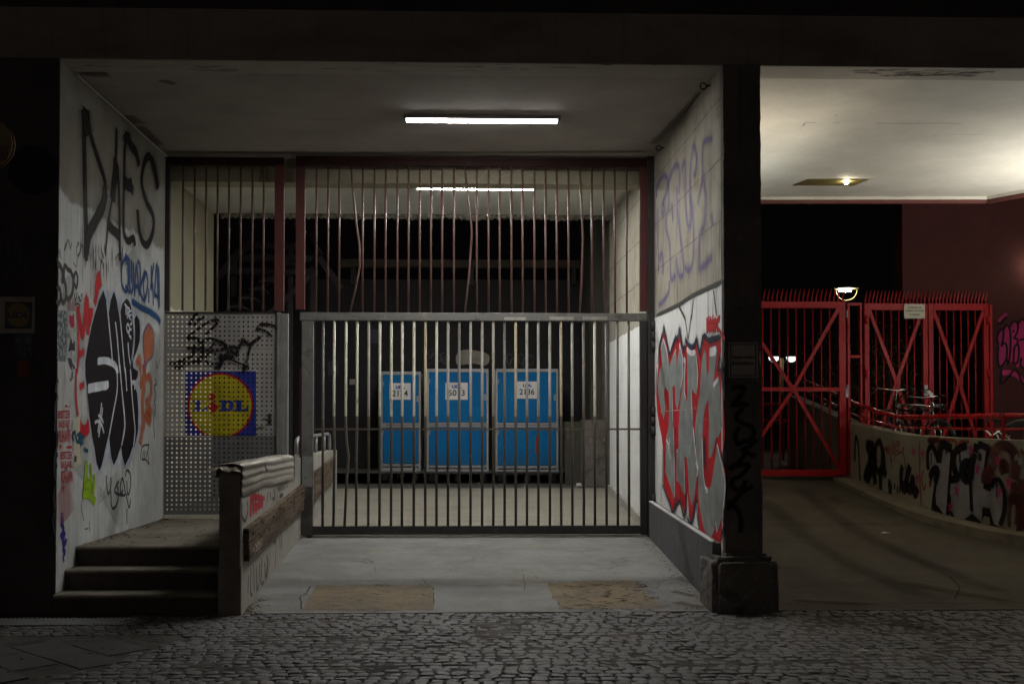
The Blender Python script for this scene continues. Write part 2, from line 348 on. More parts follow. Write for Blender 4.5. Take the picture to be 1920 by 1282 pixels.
M['post'] = mat('hinge_post_paint', (.045,.04,.042), .6, .2, layers=[('n', (5,5,2), .6, .7, (.16,.16,.15), .5), ('n', 12, .66, .7, (.1,.03,.03), .6)], bump=[(50,.2,.002)])
M['redbrown'] = mat('red_brown_paint', (.10,.028,.024), .5, .0, layers=[('n', 3, .5, .7, (.07,.026,.024), .8), ('n', 35, .66, .72, (.2,.14,.12), .5)], bump=[(50,.2,.002)])
M['redbar'] = mat('red_brown_bar_paint', (.125,.06,.048), .45, .05, layers=[('n', (9,9,4), .5, .68, (.16,.14,.12), .7), ('n', 40, .64, .7, (.4,.34,.28), .5)], bump=[(60,.2,.002)])
M['darkred'] = mat('shaded_red_paint', (.035,.012,.011), .6, spec=.2, layers=[('n', 3, .5, .7, (.02,.008,.008), .7), ('n', 35, .66, .72, (.08,.05,.045), .5)])  # grille red with the shade on the top rails put into its colour
M['redrust'] = mat('dark_red_steel', (.11,.025,.02), .6, layers=[('n', 6, .5, .7, (.06,.016,.014), .7)])
for nme, c in (('cream', (.5,.49,.4)), ('yellow', (.38,.34,.22)), ('greybar', (.29,.28,.25)), ('darkbar', (.125,.12,.108))):
    M[nme] = mat('bar_paint_'+nme, c, .5, .05, layers=[('n', (60,60,9), .56, .64, (.13,.08,.04), .8), ('above', 2, 1.66, -.006, (1,1,1), .02, (.11,.095,.075)), ('n', 14, .6, .68, (.3,.27,.2), .45), ('above', 2, .95, -.25, (2,2,2), .3, (.07,.065,.055))], bump=[(60,.2,.002)])
M['redmark'] = mat('red_mark', (.3,.02,.02), .5)
M['blue'] = mat('blue_box_panel', (.0015,.12,.32), .6, spec=.15, layers=[('n', 3, .45, .7, (.002,.15,.33), .7), ('n', (3,3,14), .55, .7, (.006,.10,.26), .6), ('n', (30,30,2), .6, .68, (.03,.10,.2), .5), ('n', 35, .68, .71, (.2,.24,.28), .6), ('above', 2, .95, -.25, (3,3,3), .3, (.02,.09,.18))], bump=[(40,.1,.003)])
M['alu'] = mat('galvanised_frame', (.30,.31,.32), .5, .4, layers=[('n', 8, .5, .7, (.26,.26,.27), .7), ('n', 30, .66, .71, (.14,.1,.07), .6)], bump=[(60,.1,.002)])
M['white'] = mat('white_paper', (.62,.61,.6), .6, layers=[('n', 20, .55, .7, (.42,.41,.4), .5)])
M['ink'] = mat('black_ink', (.02,.02,.025), .5)
M['inkblue'] = mat('blue_ink', (.02,.05,.3), .5)
M['red'] = mat('red_gloss_paint', (.33,.008,.010), .5, spec=.25, layers=[('n', 5, .5, .7, (.24,.007,.008), .7), ('n', 30, .7, .73, (.4,.2,.18), .5)], bump=[(50,.15,.002)])
M['redrail'] = mat('red_rail_paint', (.5,.016,.02), .3, layers=[('n', 6, .55, .7, (.32,.012,.014), .7)])
M['maroon'] = mat('maroon_wall_paint', (.060,.018,.016), .85, spec=.2, layers=[('n', 1.2, .45, .7, (.05,.016,.016), .8), ('n', (9,9,.8), .55, .7, (.05,.02,.018), .6), ('n', 26, .66, .72, (.08,.03,.025), .5)], bump=[(35,.25,.005)])
M['retain'] = mat('retaining_wall_concrete', (.33,.31,.235), .88, layers=[('n', 2, .45, .7, (.25,.235,.17), .7), ('n', (20,20,1.5), .56, .7, (.15,.135,.1), .5), ('n', 26, .66, .71, (.08,.07,.05), .7)], bump=[(40,.3,.006)])
M['kerb'] = mat('kerb_stone', (.25,.21,.15), .9, layers=[('n', 4, .5, .7, (.14,.11,.08), .8)], bump=[(30,.5,.01)])
M['black'] = mat('black_rubber', (.02,.02,.02), .55)
M['chrome'] = mat('chrome', (.7,.7,.68), .18, 1.0)
M['dullmetal'] = mat('dull_rim', (.12,.12,.12), .5, .6)
M['bikepaint'] = mat('bike_frame_paint', (.03,.03,.035), .3)
M['bag'] = mat('blue_plastic_bag', (.01,.04,.2), .35, bump=[(12,.6,.03)])
M['plate'] = mat('enamel_sign', (.60,.55,.42), .5, layers=[('n', 9, .55, .75, (.42,.4,.3), .5)])
M['signdark'] = mat('old_sign_plate', (.34,.31,.28), .6, layers=[('n', 6, .5, .7, (.14,.11,.1), .6)])
M['brass'] = mat('brass_recess', (.32,.27,.1), .35, .6)
M['cobble'] = mat('granite_cobble', (.115,.114,.114), .6, layers=[('n', .8, .42, .62, (.10,.098,.096), .7), ('n', 9, .4, .65, (.075,.074,.073), .8), ('n', 90, .55, .66, (.32,.315,.3), .7), ('n', 160, .62, .7, (.05,.05,.05), .7)], bump=[(70,.55,.006), (22,.5,.012)])
M['joint'] = mat('sandy_joint', (.085,.077,.066), .95, layers=[('n', 5, .42, .62, (.025,.022,.02), .9), ('n', 40, .5, .7, (.12,.11,.095), .5)], bump=[(90,.8,.01)])
M['slab'] = mat('pavement_slab', (.085,.082,.082), .9, layers=[('n', 4, .45, .7, (.06,.058,.058), .7), ('n', 60, .6, .7, (.12,.115,.115), .5)], bump=[(70,.4,.004)])
M['street'] = mat('street_asphalt', (.055,.054,.055), .9, bump=[(60,.5,.005)])
M['leaf'] = mat('bush_leaf', (.055,.075,.02), .6, layers=[('n', 5, .45, .7, (.09,.075,.03), .8)])
M['twig'] = mat('twig_bark', (.09,.06,.04), .85)
M['litter'] = mat('dead_leaf', (.16,.11,.05), .8, layers=[('n', 9, .4, .7, (.06,.045,.025), .9)])
M['paper'] = mat('litter_paper', (.6,.58,.54), .7)
M['insul'] = mat('torn_insulation', (.3,.28,.24), .95, layers=[('n', (14,3,3), .5, .65, (.12,.11,.1), .8)], bump=[(25,.7,.03)])
M['glass'] = mat('lamp_glass', (.9,.85,.6), .15)
def emitter(name, c, st):
    m = bpy.data.materials.new(name); m.use_nodes = True; nt = m.node_tree; nt.nodes.clear()
    e = nd(nt, 'ShaderNodeEmission'); e.inputs[0].default_value = (*c, 1); e.inputs[1].default_value = st
    o = nd(nt, 'ShaderNodeOutputMaterial'); nt.links.new(e.outputs[0], o.inputs[0]); return m

# ================================================================== LARGE STRUCTURE
def rampz(y):
    P = [(9.4, 0), (12.75, .283), (16.9, .60), (20, .70), (60, .9)]
    if y <= P[0][0]: return 0
    for (a, za), (b, zb) in zip(P, P[1:]):
        if y <= b: return za+(zb-za)*(y-a)/(b-a)
    return .9
def sidez(y): return max(0, .1*(min(y, 17.5)-9.5))
XL, XLI, XR, XP = -3.345, -3.585, 2.23, 2.545
ZC = 4.63
m = MB().sheet([(-400,-400,-.09), (400,-400,-.09), (400,9.3,-.09), (-400,9.3,-.09)])
link('street', m, M['street'], kind='structure')
m = MB().sheet([(-400,17.6,.805), (400,17.6,.805), (400,900,.805), (-400,900,.805)])
m2 = MB(); m2.sheet([(2.6,17.5,.8), (9,17.5,.8), (9,17.6,.805), (2.6,17.6,.805)])
link('courtyard_ground', m, M['yard'], kind='structure')
# main driveway and dark yard beyond it
def strip(x0, x1, ys, zf, dz=0, nx=1):
    m = MB(); vs = []; fs = []
    for y in ys:
        for k in range(nx+1): vs.append((x0+(x1-x0)*k/nx, y, zf(y)+dz))
    w = nx+1
    for i in range(len(ys)-1):
        for k in range(nx): fs.append((i*w+k, i*w+k+1, (i+1)*w+k+1, (i+1)*w+k))
    return m.add(vs, fs)
drive = link('driveway', strip(-1.85, XR+.02, [9.4+.25*i for i in range(31)]+[16.95], rampz), M['drive'], kind='structure')
link('back_yard_floor', strip(-3.6, XR+1.2, [16.95, 17.6, 18.5, 20, 22], rampz, 0), M['yard'], kind='structure')
sd = link('side_driveway', strip(XP-.02, 6.6, [9.4, 9.5]+[10+.5*i for i in range(16)]+[17.6], sidez), M['side_drive'], kind='structure')
def rough_patch(quad, z_extra, seed, mm):
    rnd = random.Random(seed); pts = []
    for i in range(4):
        a, b = quad[i], quad[(i+1) % 4]
        for k in range(9):
            t = k/9; x = a[0]+(b[0]-a[0])*t; y = a[1]+(b[1]-a[1])*t
            j = 0 if k == 0 else 1
            pts.append((x+rnd.uniform(-3.0,3.0)*j*(1.6 if seed > 3 else .35), y+rnd.uniform(-1.1,1.1)*j*(1.6 if seed > 3 else .35)))
    def mp(px, py):
        d = ray(px, py); s = (EYE+.0845*9.4)/(.0845*d.y-d.z)
        return Vector((d.x*s, d.y*s, rampz(d.y*s)+z_extra)), Vector((0,0,1))
    p = Paint(mp, 0); p.poly(pts, sub=0)
    link('repair_patch', MB().add(p.m.v, p.m.f), mm, drive)
rough_patch([(592,1098), (812,1097), (813,1143), (566,1143)], .004, 2, M['patch'])
rough_patch([(1028,1092), (1188,1088), (1243,1141), (1048,1142)], .004, 5, M['patch'])

# traced cracks, scratches and stains on the ramp
def mRamp(px, py):
    d = ray(px, py); s_ = (EYE+.0845*9.4)/(.0845*d.y-d.z)
    return Vector((d.x*s_, d.y*s_, rampz(d.y*s_))), Vector((0,0,1))
p = Paint(mRamp, .003)
rnj = random.Random(77)
def jit(pts, a=1.6):
    out = []
    for (x0, y0), (x1, y1) in zip(pts, pts[1:]):
        n = max(2, int(abs(x1-x0)+abs(y1-y0))//5)
        out += [(x0+(x1-x0)*k/n+rnj.uniform(-a,a), y0+(y1-y0)*k/n+rnj.uniform(-a,a)*.5) for k in range(n)]
    return out+[pts[-1]]
for pts, w_ in (([(676,1052),(690,1050),(702,1054),(690,1056),(676,1052)],.02), ([(660,1053),(676,1052)],.008), ([(702,1062),(705,1070),(690,1074)],.006), ([(583,1098),(575,1110),(562,1120),(566,1143)],.016), ([(812,1098),(813,1120),(811,1143)],.012), ([(640,1143),(720,1144),(800,1142)],.008), ([(1028,1092),(1036,1110),(1047,1125),(1052,1142)],.03), ([(1028,1091),(1060,1089),(1120,1091),(1180,1088)],.014), ([(1110,1120),(1130,1126),(1150,1135),(1180,1132),(1215,1140)],.03), ([(1125,1128),(1150,1140)],.04), ([(760,1080),(790,1083),(800,1097)],.007), ([(980,1075),(985,1095),(982,1110)],.006), ([(480,1145),(600,1143),(700,1145)],.01), ([(1000,1078),(1010,1085)],.008), ([(880,1076),(1000,1080),(1080,1076)],.004)): p.stroke(jit(pts), w_*.8, smooth=False)
p.build('crack', spray('crack_dark', (.045,.04,.034), .8, dens=.8), drive)
rnp = random.Random(91); p = Paint(mRamp, .006)
for _ in range(70):
    t = rnp.random(); e = rnp.randrange(5)
    x, y = ((1188+55*t, 1089+51*t), (1050+195*t, 1142), (1028+160*t, 1091), (570+240*t, 1143), (594+218*t, 1098))[e]
    if e in (0, 1) or rnp.random() < .35: p.stroke([(x+rnp.uniform(-9,7), y+rnp.uniform(-3,2)), (x+rnp.uniform(-3,12), y+rnp.uniform(-2,2))], rnp.uniform(.03,.10))
p.build('worn_edge', spray('worn_concrete', (.205,.205,.195), 1.0, dens=.85), drive)
p = Paint(mRamp, .0068)
for _ in range(120):
    k = rnp.random() < .75
    x, y = (rnp.uniform(1050,1215), rnp.uniform(1096,1142)) if k else (rnp.uniform(590,800), rnp.uniform(1102,1140))
    p.stroke([(x, y), (x+rnp.uniform(2,22), y+rnp.uniform(-2,2))], rnp.uniform(.008,.045 if k else .02))
p.build('patch_dirt', spray('patch_dirt', (.09,.07,.045), 1.0, dens=.6), drive)
p = Paint(mRamp, .003)
for pts, w_ in (([(594,1062),(597,1070),(596,1078)],.012), ([(612,1030),(617,1036),(613,1045)],.01), ([(560,1082),(572,1090),(585,1096)],.01), ([(858,1030),(862,1034)],.01), ([(1105,1028),(1112,1030)],.02), ([(500,1120),(520,1112),(545,1108)],.02)): p.stroke(pts, w_)
p.build('scratch', spray('scratch_pale', (.42,.41,.36), .9, dens=.6), drive)
p = Paint(mRamp, .0026)
for pts, w_ in (([(1262,1108),(1280,1112),(1306,1118)],.12), ([(1270,1128),(1290,1133),(1325,1138)],.16)): p.stroke(pts, w_)
p.build('dirt', spray('dust_brown', (.13,.105,.07), 1.0, dens=.4), drive)

# front beam with the recess above it
bm = root('concrete_beam', (.7, 9.42, 4.63), 'long dark concrete beam spanning both passages above the pillar', 'beam')
link('beam_face', MB().box(-9, 11, 9.42, 9.77, ZC, 5.06), M['beam'], bm)
link('soffit', MB().box(-3.35, 11, 9.425, 9.765, ZC-.006, ZC-.001), M['soffit'], bm)  # thin sheet under the beam, paler than the beam face
link('upper_recess', MB().box(-9, 11, 9.95, 10.2, 5.06, 8), M['dark_wall'], bm)
link('beam_cap', MB().box(-9, 11, 9.5, 10.2, 5.063, 5.09), M['dark_wall'], bm)
c1 = link('ceiling', MB().box(XL-.3, XR+.05, 9.773, 12.95, ZC+.012, ZC+.2), M['ceiling'], kind='structure')
c2 = link('inner_ceiling', MB().box(XLI-.2, XR+.05, 12.952, 16.38, ZC+.012, ZC+.2), M['inner_ceiling'], kind='structure')
pe = onZ(1850, 370, ZC); pf = onZ(1920, 357, ZC); dr = (pf-pe).normalized(); pg = pf+dr*2.2
cv = [(XP-.3, 9.773), (11.0, 9.773), (11.0, pg.y), (pg.x, pg.y), (pe.x, pe.y), (XP-.3, 15.02)]
m = MB().add([(x, y, ZC+.012) for x, y in cv]+[(x, y, ZC+.2) for x, y in cv], [tuple(range(6)), tuple(range(11, 5, -1))]+[(i, (i+1) % 6, (i+1) % 6+6, i+6) for i in range(6)])
c3 = link('side_passage_ceiling', m, M['ceiling_light'], kind='structure')
# trims at the far edge of the side ceiling
def edge_trim(name, z0, z1, th, mm, parent, shift=0):
    pts = [Vector((XP, 15.02+shift, 0)), Vector((pe.x, pe.y+shift, 0)), Vector((pg.x, pg.y+shift, 0))]
    mb = MB()
    for a, b in zip(pts, pts[1:]):
        t = (b-a).normalized(); n = Vector((-t.y, t.x, 0))*th
        mb.hexa([Vector((q.x, q.y, z0)) for q in (a, b, b+n, a+n)], [Vector((q.x, q.y, z1)) for q in (a, b, b+n, a+n)])
    return link(name, mb, mm, parent)
edge_trim('white_edge', ZC-.03, ZC+.01, .03, M['ceiling_light'], c3, -.003)
edge_trim('red_lintel', ZC-.08, ZC-.032, .06, M['redrust'], c3, .0)
link('upper_storey_front', MB().box(-6, XP-.3, 16.39, 16.6, ZC+.03, 9), M['dark_wall'], kind='structure')
# beam behind the gate
bi = root('gate_beam', (-.6, 12.95, 4.36), 'painted beam crossing above the barred gate between the two tube lights', 'beam')
link('beam_face', MB().box(XLI-.1, XR, 12.955, 13.25, 4.36, ZC+.01), M['wall_inner'], bi)
# torn edge at the end of the inner ceiling
m = MB(); n = 150
for i in range(n+1):
    x = XLI+.1+(XR-XLI-.1)*i/n; th = .045+.03*noise.noise(Vector((x*2.3,0,0)))+.012*math.sin(x*70)
    yy = 16.38+.012*math.sin(x*70)+.03*noise.noise(Vector((x*5,3,0)))
    m.v += [(x, yy, ZC+.01), (x, yy-.02, ZC-.03), (x, yy+.01, ZC-th), (x, yy+.12, ZC-th*.9), (x, yy+.14, ZC+.01)]
    if i:
        b = (i-1)*5
        m.f += [(b+k, b+k+1, b+k+6, b+k+5) for k in range(4)]
to = link('ragged_edge', m, M['insul'], c2)
# pillar of facade, left
lf = root('left_facade_wall', (-4.4, 9.42, 0), 'dark facade wall on the left with small signs and scratched paint', 'wall')
link('wall_face', MB().box(-9, -3.352, 9.42, 9.7, -.05, ZC), M['dark_wall'], lf)
# left wall of the passage
wl_ = root('left_passage_wall', (XL, 11, 0), 'pale left passage wall covered in a black bubble piece and posters', 'wall')
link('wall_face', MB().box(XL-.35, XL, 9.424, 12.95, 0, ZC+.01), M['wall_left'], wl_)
link('cable', MB().tube([(XL+.012, y, ZC-.02+.004*math.sin(y*3)) for y in [9.8+.2*i for i in range(16)]], .009, 6), M['white'], wl_, smooth=True)
wi = root('inner_left_wall', (XLI, 14.6, 0), 'cream two tone wall seen behind the small red grille', 'wall')
link('wall_face', MB().box(XLI-.3, XLI, 12.952, 16.38, 0, ZC+.01), M['wall_inner'], wi)
link('wall_return', MB().box(XLI, XLI+.13, 13.2, 13.42, .5, 4.36), M['wall_inner'], wi)
# right wall (partition)
wr = root('partition_wall', (2.38, 12.9, 0), 'right partition wall, raw concrete above and silver red lettering below', 'wall')
link('wall_face', MB().box(XR, XP-.02, 9.47, 16.6, 0, ZC+.01), M['wall_right'], wr)
m = MB(); ys = [9.52+.4*i for i in range(9)]
def ptop(y): return .555+(y-9.5)*.041
for a, b in zip(ys, ys[1:]):
    m.hexa([(2.155,a,0), (XR+.01,a,0), (XR+.01,b,0), (2.155,b,0)], [(2.155,a,ptop(a)), (XR+.01,a,ptop(a)), (XR+.01,b,ptop(b)), (2.155,b,ptop(b))])
plinth = link('plinth', m, M['plinth'], wr)
m = MB(); m.hexa([(2.15,9.55,ptop(9.55)+.002), (2.19,9.55,ptop(9.55)+.002), (2.19,12.7,ptop(12.7)+.002), (2.15,12.7,ptop(12.7)+.002)], [(2.15,9.55,ptop(9.55)+.014), (2.19,9.55,ptop(9.55)+.014), (2.19,12.7,ptop(12.7)+.014), (2.15,12.7,ptop(12.7)+.014)])
link('plinth_edge', m, M['white'], wr)
ys = [12.95+.4*i for i in range(10)]; m = MB()
for a, b in zip(ys, ys[1:]):
    m.hexa([(2.19,a,0), (XR+.01,a,0), (XR+.01,b,0), (2.19,b,0)], [(2.19,a,rampz(a)+.1), (XR+.01,a,rampz(a)+.1), (XR+.01,b,rampz(b)+.1), (2.19,b,rampz(b)+.1)])
link('skirting', m, M['lowwall'], wr)
# pillar with rough edges
pl = root('corner_pillar', (2.39, 9.43, 0), 'dark square pillar between the passages standing on a chipped block', 'pillar')
m = MB(); nz = 90; zz = [.46+(ZC-.46)*i/nz for i in range(nz+1)]
def edge(z, s): return (.006*noise.noise(Vector((z*9,s,0)))+.012*max(0, noise.noise(Vector((z*4,s+5,0)))-.2)*3)
for z in zz:
    a = edge(z, 1); b = edge(z, 2)
    m.v += [(2.237+a, 9.405, z), (XP+.012-b, 9.405, z), (XP+.012, 9.425+b, z), (XP+.012, 9.9, z), (2.233, 9.9, z), (2.233, 9.42+a, z)]
for i in range(nz):
    for k in range(6): m.f.append((i*6+k, i*6+(k+1) % 6, (i+1)*6+(k+1) % 6, (i+1)*6+k))
m.f += [tuple(range(6)), tuple(nz*6+k for k in range(6))]
link('shaft', m, M['pillar'], pl)
link('foot_plate', MB().box(2.235, XP+.035, 9.37, 9.9, .452, .485), M['pillar'], pl, bev=.006)
m = MB()
def lump(x0, x1, y0, y1, z0, z1, n, amp, seed, taper=.04):
    mb = MB(); g = {}
    def P(u, v, w):
        k = (round(u,4), round(v,4), round(w,4))
        if k in g: return g[k]
        t = taper*w**6
        x = x0+(x1-x0)*u; y = y0+(y1-y0)*v; z = z0+(z1-z0)*w
        cx = (x0+x1)/2; cy = (y0+y1)/2
        q = Vector((cx+(x-cx)*(1-t*.9), cy+(y-cy)*(1-t*.9), z))
        ex = min(u, 1-u); ey = min(v, 1-v); ez = 1-w
        cut = max(0, .10-ex)*max(0, .10-ey)*60*(x1-x0)*.25+max(0, .08-ex)*max(0, .08-ez)*90*(x1-x0)*.22+max(0, .08-ey)*max(0, .08-ez)*90*(x1-x0)*.2
        dirn = Vector((cx-q.x, cy-q.y, -.25)).normalized()
        q += dirn*cut
        nn = noise.noise(q*7+Vector((seed,0,0)))*amp+noise.noise(q*22)*amp*.5
        q += Vector((nn, nn*.7, nn*.6 if w > .05 else 0))
        mb.v.append(tuple(q)); g[k] = len(mb.v)-1; return g[k]
    for i in range(n):
        for j in range(n):
            a, b, c, d = i/n, (i+1)/n, j/n, (j+1)/n
            for f in ((lambda p, q: P(p, 0, q)), (lambda p, q: P(p, 1, q)), (lambda p, q: P(0, p, q)), (lambda p, q: P(1, p, q)), (lambda p, q: P(p, q, 1)), (lambda p, q: P(p, q, 0))):
                mb.f.append((f(a, c), f(b, c), f(b, d), f(a, d)))
    return mb
link('base_block', lump(2.10, 2.665, 9.25, 9.85, -.02, .462, 22, .014, 3), M['block'], pl, smooth=True)
pw = mapX(2.232, -1)
link('white_strip', MB().box(2.2265, 2.2325, 9.432, 9.475, .5, 2.79), M['white'], pl)

# stairs and landing
st = root('front_stairs', (-2.65, 9.6, 0), 'three concrete steps up to the landing at the perforated door', 'stairs')
y1, y2, y3 = 9.35, 9.62, 9.89
def strip_box(x0, x1, a, b, z0, z1, seed):
    mb = MB(); n = 36; vs = []
    for i in range(n+1):
        x = x0+(x1-x0)*i/n; e = .006*noise.noise(Vector((x*6,seed,0))); d = .004*noise.noise(Vector((x*15,seed+4,0)))
        mb.v += [(x, a, z0), (x, a+e*.3, z1-.012), (x, a+.012+e, z1+d), (x, b, z1), (x, b, z0)]
        if i: mb.f += [((i-1)*5+k, (i-1)*5+(k+1) % 5, i*5+(k+1) % 5, i*5+k) for k in range(5)]
    mb.f += [(0,1,2,3,4), tuple(n*5+k for k in (4,3,2,1,0))]
    return mb
for a, b, z, k in ((y1, y2, .168, 1), (y2, y3, .337, 2), (y3, 12.7, .505, 3)):
    s_ = link('step', MB().box(XL+.001, -1.982, a+.012, b+(.3 if k < 3 else 0), 0 if k == 1 else z-.168, z-.03), M['riser'], st)
    link('tread', strip_box(XL+.001, -1.982, a, b+(.3 if k < 3 else 0), z-.0285, z, k), M['step'], s_)
link('inner_landing', MB().box(XLI, -1.985, 12.702, 16.9, .1, .503), M['step'], kind='structure')
# low wall beside the ramp
lw = root('low_ramp_wall', (-1.89, 9.3, 0), 'low concrete wall beside the ramp with wooden board and embossed metal top', 'wall')
link('wall_core', MB().box(-1.975, -1.80, 9.33, 16.5, -.02, 1.19), M['lowwall'], lw)
link('wall_end', MB().box(-1.985, -1.798, 9.30, 9.328, -.02, .388), M['lowend'], lw, bev=.004)
link('wall_end_post', MB().box(-1.978, -1.802, 9.285, 9.327, .392, 1.185), M['lowend'], lw, bev=.01)
def board(y0, y1, z0, z1, s, name='wooden_board'):
    mb = MB(); n = 60
    for i in range(n+1):
        y = y0+(y1-y0)*i/n; b0 = z0+s*(y-y0); t0 = z1+s*(y-y0)
        e = .007*noise.noise(Vector((y*8,1,0)))+.02*max(0, noise.noise(Vector((y*5,7,0)))-.25)
        e2 = .005*noise.noise(Vector((y*9,3,0)))
        mb.v += [(-1.80, y, b0), (-1.755+e2, y, b0+e), (-1.75+e2, y, (b0+t0)/2), (-1.755, y, t0-e), (-1.80, y, t0)]
        if i: mb.f += [((i-1)*5+k, (i-1)*5+(k+1) % 5, i*5+(k+1) % 5, i*5+k) for k in range(5)]
    mb.f += [(0,1,2,3,4), tuple(n*5+k for k in (4,3,2,1,0))]
    return link(name, mb, M['wood'], lw)
z_a = onX(455, 1062, -1.755); z_b = onX(561, 962, -1.755)
z_c = onX(455, 994, -1.755); z_d = onX(561, 907, -1.755)
sl = (z_b.z-z_a.z)/(z_b.y-z_a.y)
board(9.42, 12.72, z_a.z+.01, z_a.z+.155, sl); board(9.40, 12.72, z_a.z+.162, z_c.z-.01, sl)
board(13.0, 15.9, .60, .76, .062); board(13.0, 15.9, .766, .93, .062)
for y in (9.55, 10.6, 11.7, 12.5):
    link('bolt', MB().disc((-1.745, y, z_a.z+.22+sl*(y-9.4)), .012, (1,0,0), .012, 8), M['gate_dark'], lw)
# embossed sheet folded over the top
m = MB(); ny = 330; prof = []
yy0, yy1 = 9.27, 12.1
for k in range(7): prof.append((-1.985-.0, 1.16+.035*k/6, 0))
nside = 16
cross = [(-2.0, 1.13), (-1.995, 1.2), (-1.97, 1.235), (-1.88, 1.245), (-1.81, 1.24)]
for i in range(ny+1):
    y = yy0+(yy1-yy0)*i/ny
    sag = .02*noise.noise(Vector((y*1.7,2,0)))
    rib = .006*math.sin(y*2*math.pi/.046)+.0025*noise.noise(Vector((y*60,3,0)))
    for (x, z) in cross: m.v.append((x, y, z+sag*.5+rib*.6+.004*noise.noise(Vector((y*9,x*9,0)))))
    zb = .985+.01*noise.noise(Vector((y*3,8,0)))+.012*math.sin(y*1.9)
    for k in range(nside+1):
        t = k/nside; z = 1.225+(zb-1.225)*t
        wv = math.sin(t*7*math.pi+.5*math.sin(y*2.1)); x = -1.785+.0045*wv*math.sin(math.pi*min(1, t*1.2+.1))+rib*(.75+.6*wv)+.018*noise.noise(Vector((y*1.4,t*2,4)))*t
        if 10.98 < y < 11.02: x += .006
        m.v.append((x, y, z+sag*.5))
w = len(cross)+nside+1
hole = lambda y, k: 10.33 < y < 10.40 and 6 < k < 12
for i in range(ny):
    y = yy0+(yy1-yy0)*i/ny
    for k in range(w-1):
        if hole(y, k): continue
        m.f.append((i*w+k, i*w+k+1, (i+1)*w+k+1, (i+1)*w+k))
shm = link('metal_cover', m, M['sheet'], lw, smooth=False)
sm = shm.modifiers.new('thick', 'SOLIDIFY'); sm.thickness = .002
# crumpled end flap
m = MB(); n = 14
for i in range(n+1):
    for j in range(n+1):
        u = i/n; v = j/n
        x = -2.06+.27*u; y = 9.18+.16*v
        q = Vector((x*9, y*9, 1))
        m.v.append((x+.01*noise.noise(q), y, 1.205+.022*math.sin(u*3)+.018*noise.noise(q*1.4)+.02*noise.noise(q*3.5)-.03*(1-v)**2))
for i in range(n):
    for j in range(n): m.f.append((i*(n+1)+j, (i+1)*(n+1)+j, (i+1)*(n+1)+j+1, i*(n+1)+j+1))
fl = link('crumpled_flap', m, mat('crumpled_sheet', (.30,.28,.23), .6, .2, layers=[('n', 14, .5, .66, (.1,.08,.06), .8)]), lw); fl.modifiers.new('thick', 'SOLIDIFY').thickness = .003
link('end_strap', MB().box(-1.79, -1.775, 12.14, 12.3, .99, 1.24), M['steel'], lw)
# white handrail above low wall, inside
hr = root('loading_handrail', (-1.9, 13.1, 1.19), 'pale tubular handrail on the low wall behind the gate', 'handrail')
link('rail', MB().tube([(-1.9,13.1,1.19), (-1.9,13.1,1.34), (-1.9,13.16,1.39), (-1.9,13.3,1.405), (-1.9,16.2,1.43), (-1.9,16.38,1.40), (-1.9,16.42,1.3), (-1.9,16.42,1.19)], .024, 10), M['alu'], hr, smooth=True)
for y in (13.9, 14.9, 15.8): link('post', MB().tube([(-1.9,y,1.19), (-1.9,y,1.40)], .018, 8), M['alu'], hr, smooth=True)

# ================================================================== GATE PLANE (y = 12.8)
GY = 12.8
def gx(px, py=600): return onY(px, py, GY).x
def gz(py, px=860): return onY(px, py, GY).z
def rect(px0, px1, py0, py1, d0, d1, mb=None):
    mb = mb or MB(); xa = gx(px0, (py0+py1)/2); xb = gx(px1, (py0+py1)/2); xm = (px0+px1)/2
    return mb.box(xa, xb, GY+d0, GY+d1, gz(py1, xm), gz(py0, xm))
# small red grille
g1 = root('small_red_grille', (gx(420), GY, gz(585,420)), 'small dark red barred grille above the perforated door', 'grille')
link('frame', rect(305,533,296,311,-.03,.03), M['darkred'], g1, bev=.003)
link('frame', rect(515.5,533,311,583,-.03,.03), M['redbrown'], g1, bev=.003)
link('frame', rect(306,319,311,583,-.03,.03), M['post'], g1, bev=.003)
bz0, bz1 = gz(585), gz(310)
bar_src = {}
def bars(parent, pxs, py0, py1, mats, bent={}, r=.0122, depth=0):
    zb, zt = gz(py1, 860), gz(py0, 860)
    me = None
    for i, px in enumerate(pxs):
        mm = mats[i] if isinstance(mats, list) else mats
        ym = (py0+py1)/2; x = gx(px, ym)
        if i in bent:
            pts = [onY(a, b, GY+depth) for a, b in bent[i]]
            pts = [pts[0]]+[pts[j] for j in range(1, len(pts))]
            link('bar', MB().tube(pts, r, 8), mm, parent, smooth=True, label='bent bar'); continue
        if me is None:
            o = link('bar', MB().tube([(x,GY+depth,zb), (x,GY+depth,zt)], r, 8), mm, parent, smooth=True)
            me = o.data; x_first = x
        else:
            o = bpy.data.objects.new('bar', me); C.objects.link(o); o.parent = parent
            o.location = (x-x_first, 0, 0)
        o.material_slots[0].link = 'OBJECT'; o.material_slots[0].material = mm
bars(g1, [343, 364.5, 386, 407.5, 429, 451, 473, 494], 308, 584, M['redbar'])
# big red grille
g2 = root('large_red_grille', (gx(890), GY, gz(584)), 'large dark red barred grille above the grey gate', 'grille')
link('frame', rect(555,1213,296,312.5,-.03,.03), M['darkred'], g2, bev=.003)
link('frame', rect(555,572,312.5,580,-.03,.03), M['redbrown'], g2, bev=.003)
link('frame', rect(1199,1213,312.5,584,-.03,.03), M['redbrown'], g2, bev=.003)
ux = [593,615,636,658,680,702,723,745,766,787,808,829,851,873,894,916,937,959,980,1002,1023,1044,1066,1089,1110,1132,1153,1175]
bars(g2, ux, 310, 586, M['redbar'], bent={3: [(658,311), (662,360), (668,420), (674,460), (674.5,500), (667,540), (656,585)], 13: [(871,311), (877,370), (884,425), (884.5,440), (880,510), (872,585)], 23: [(1087,311), (1090,380), (1093,445), (1091,520), (1087,585)]})
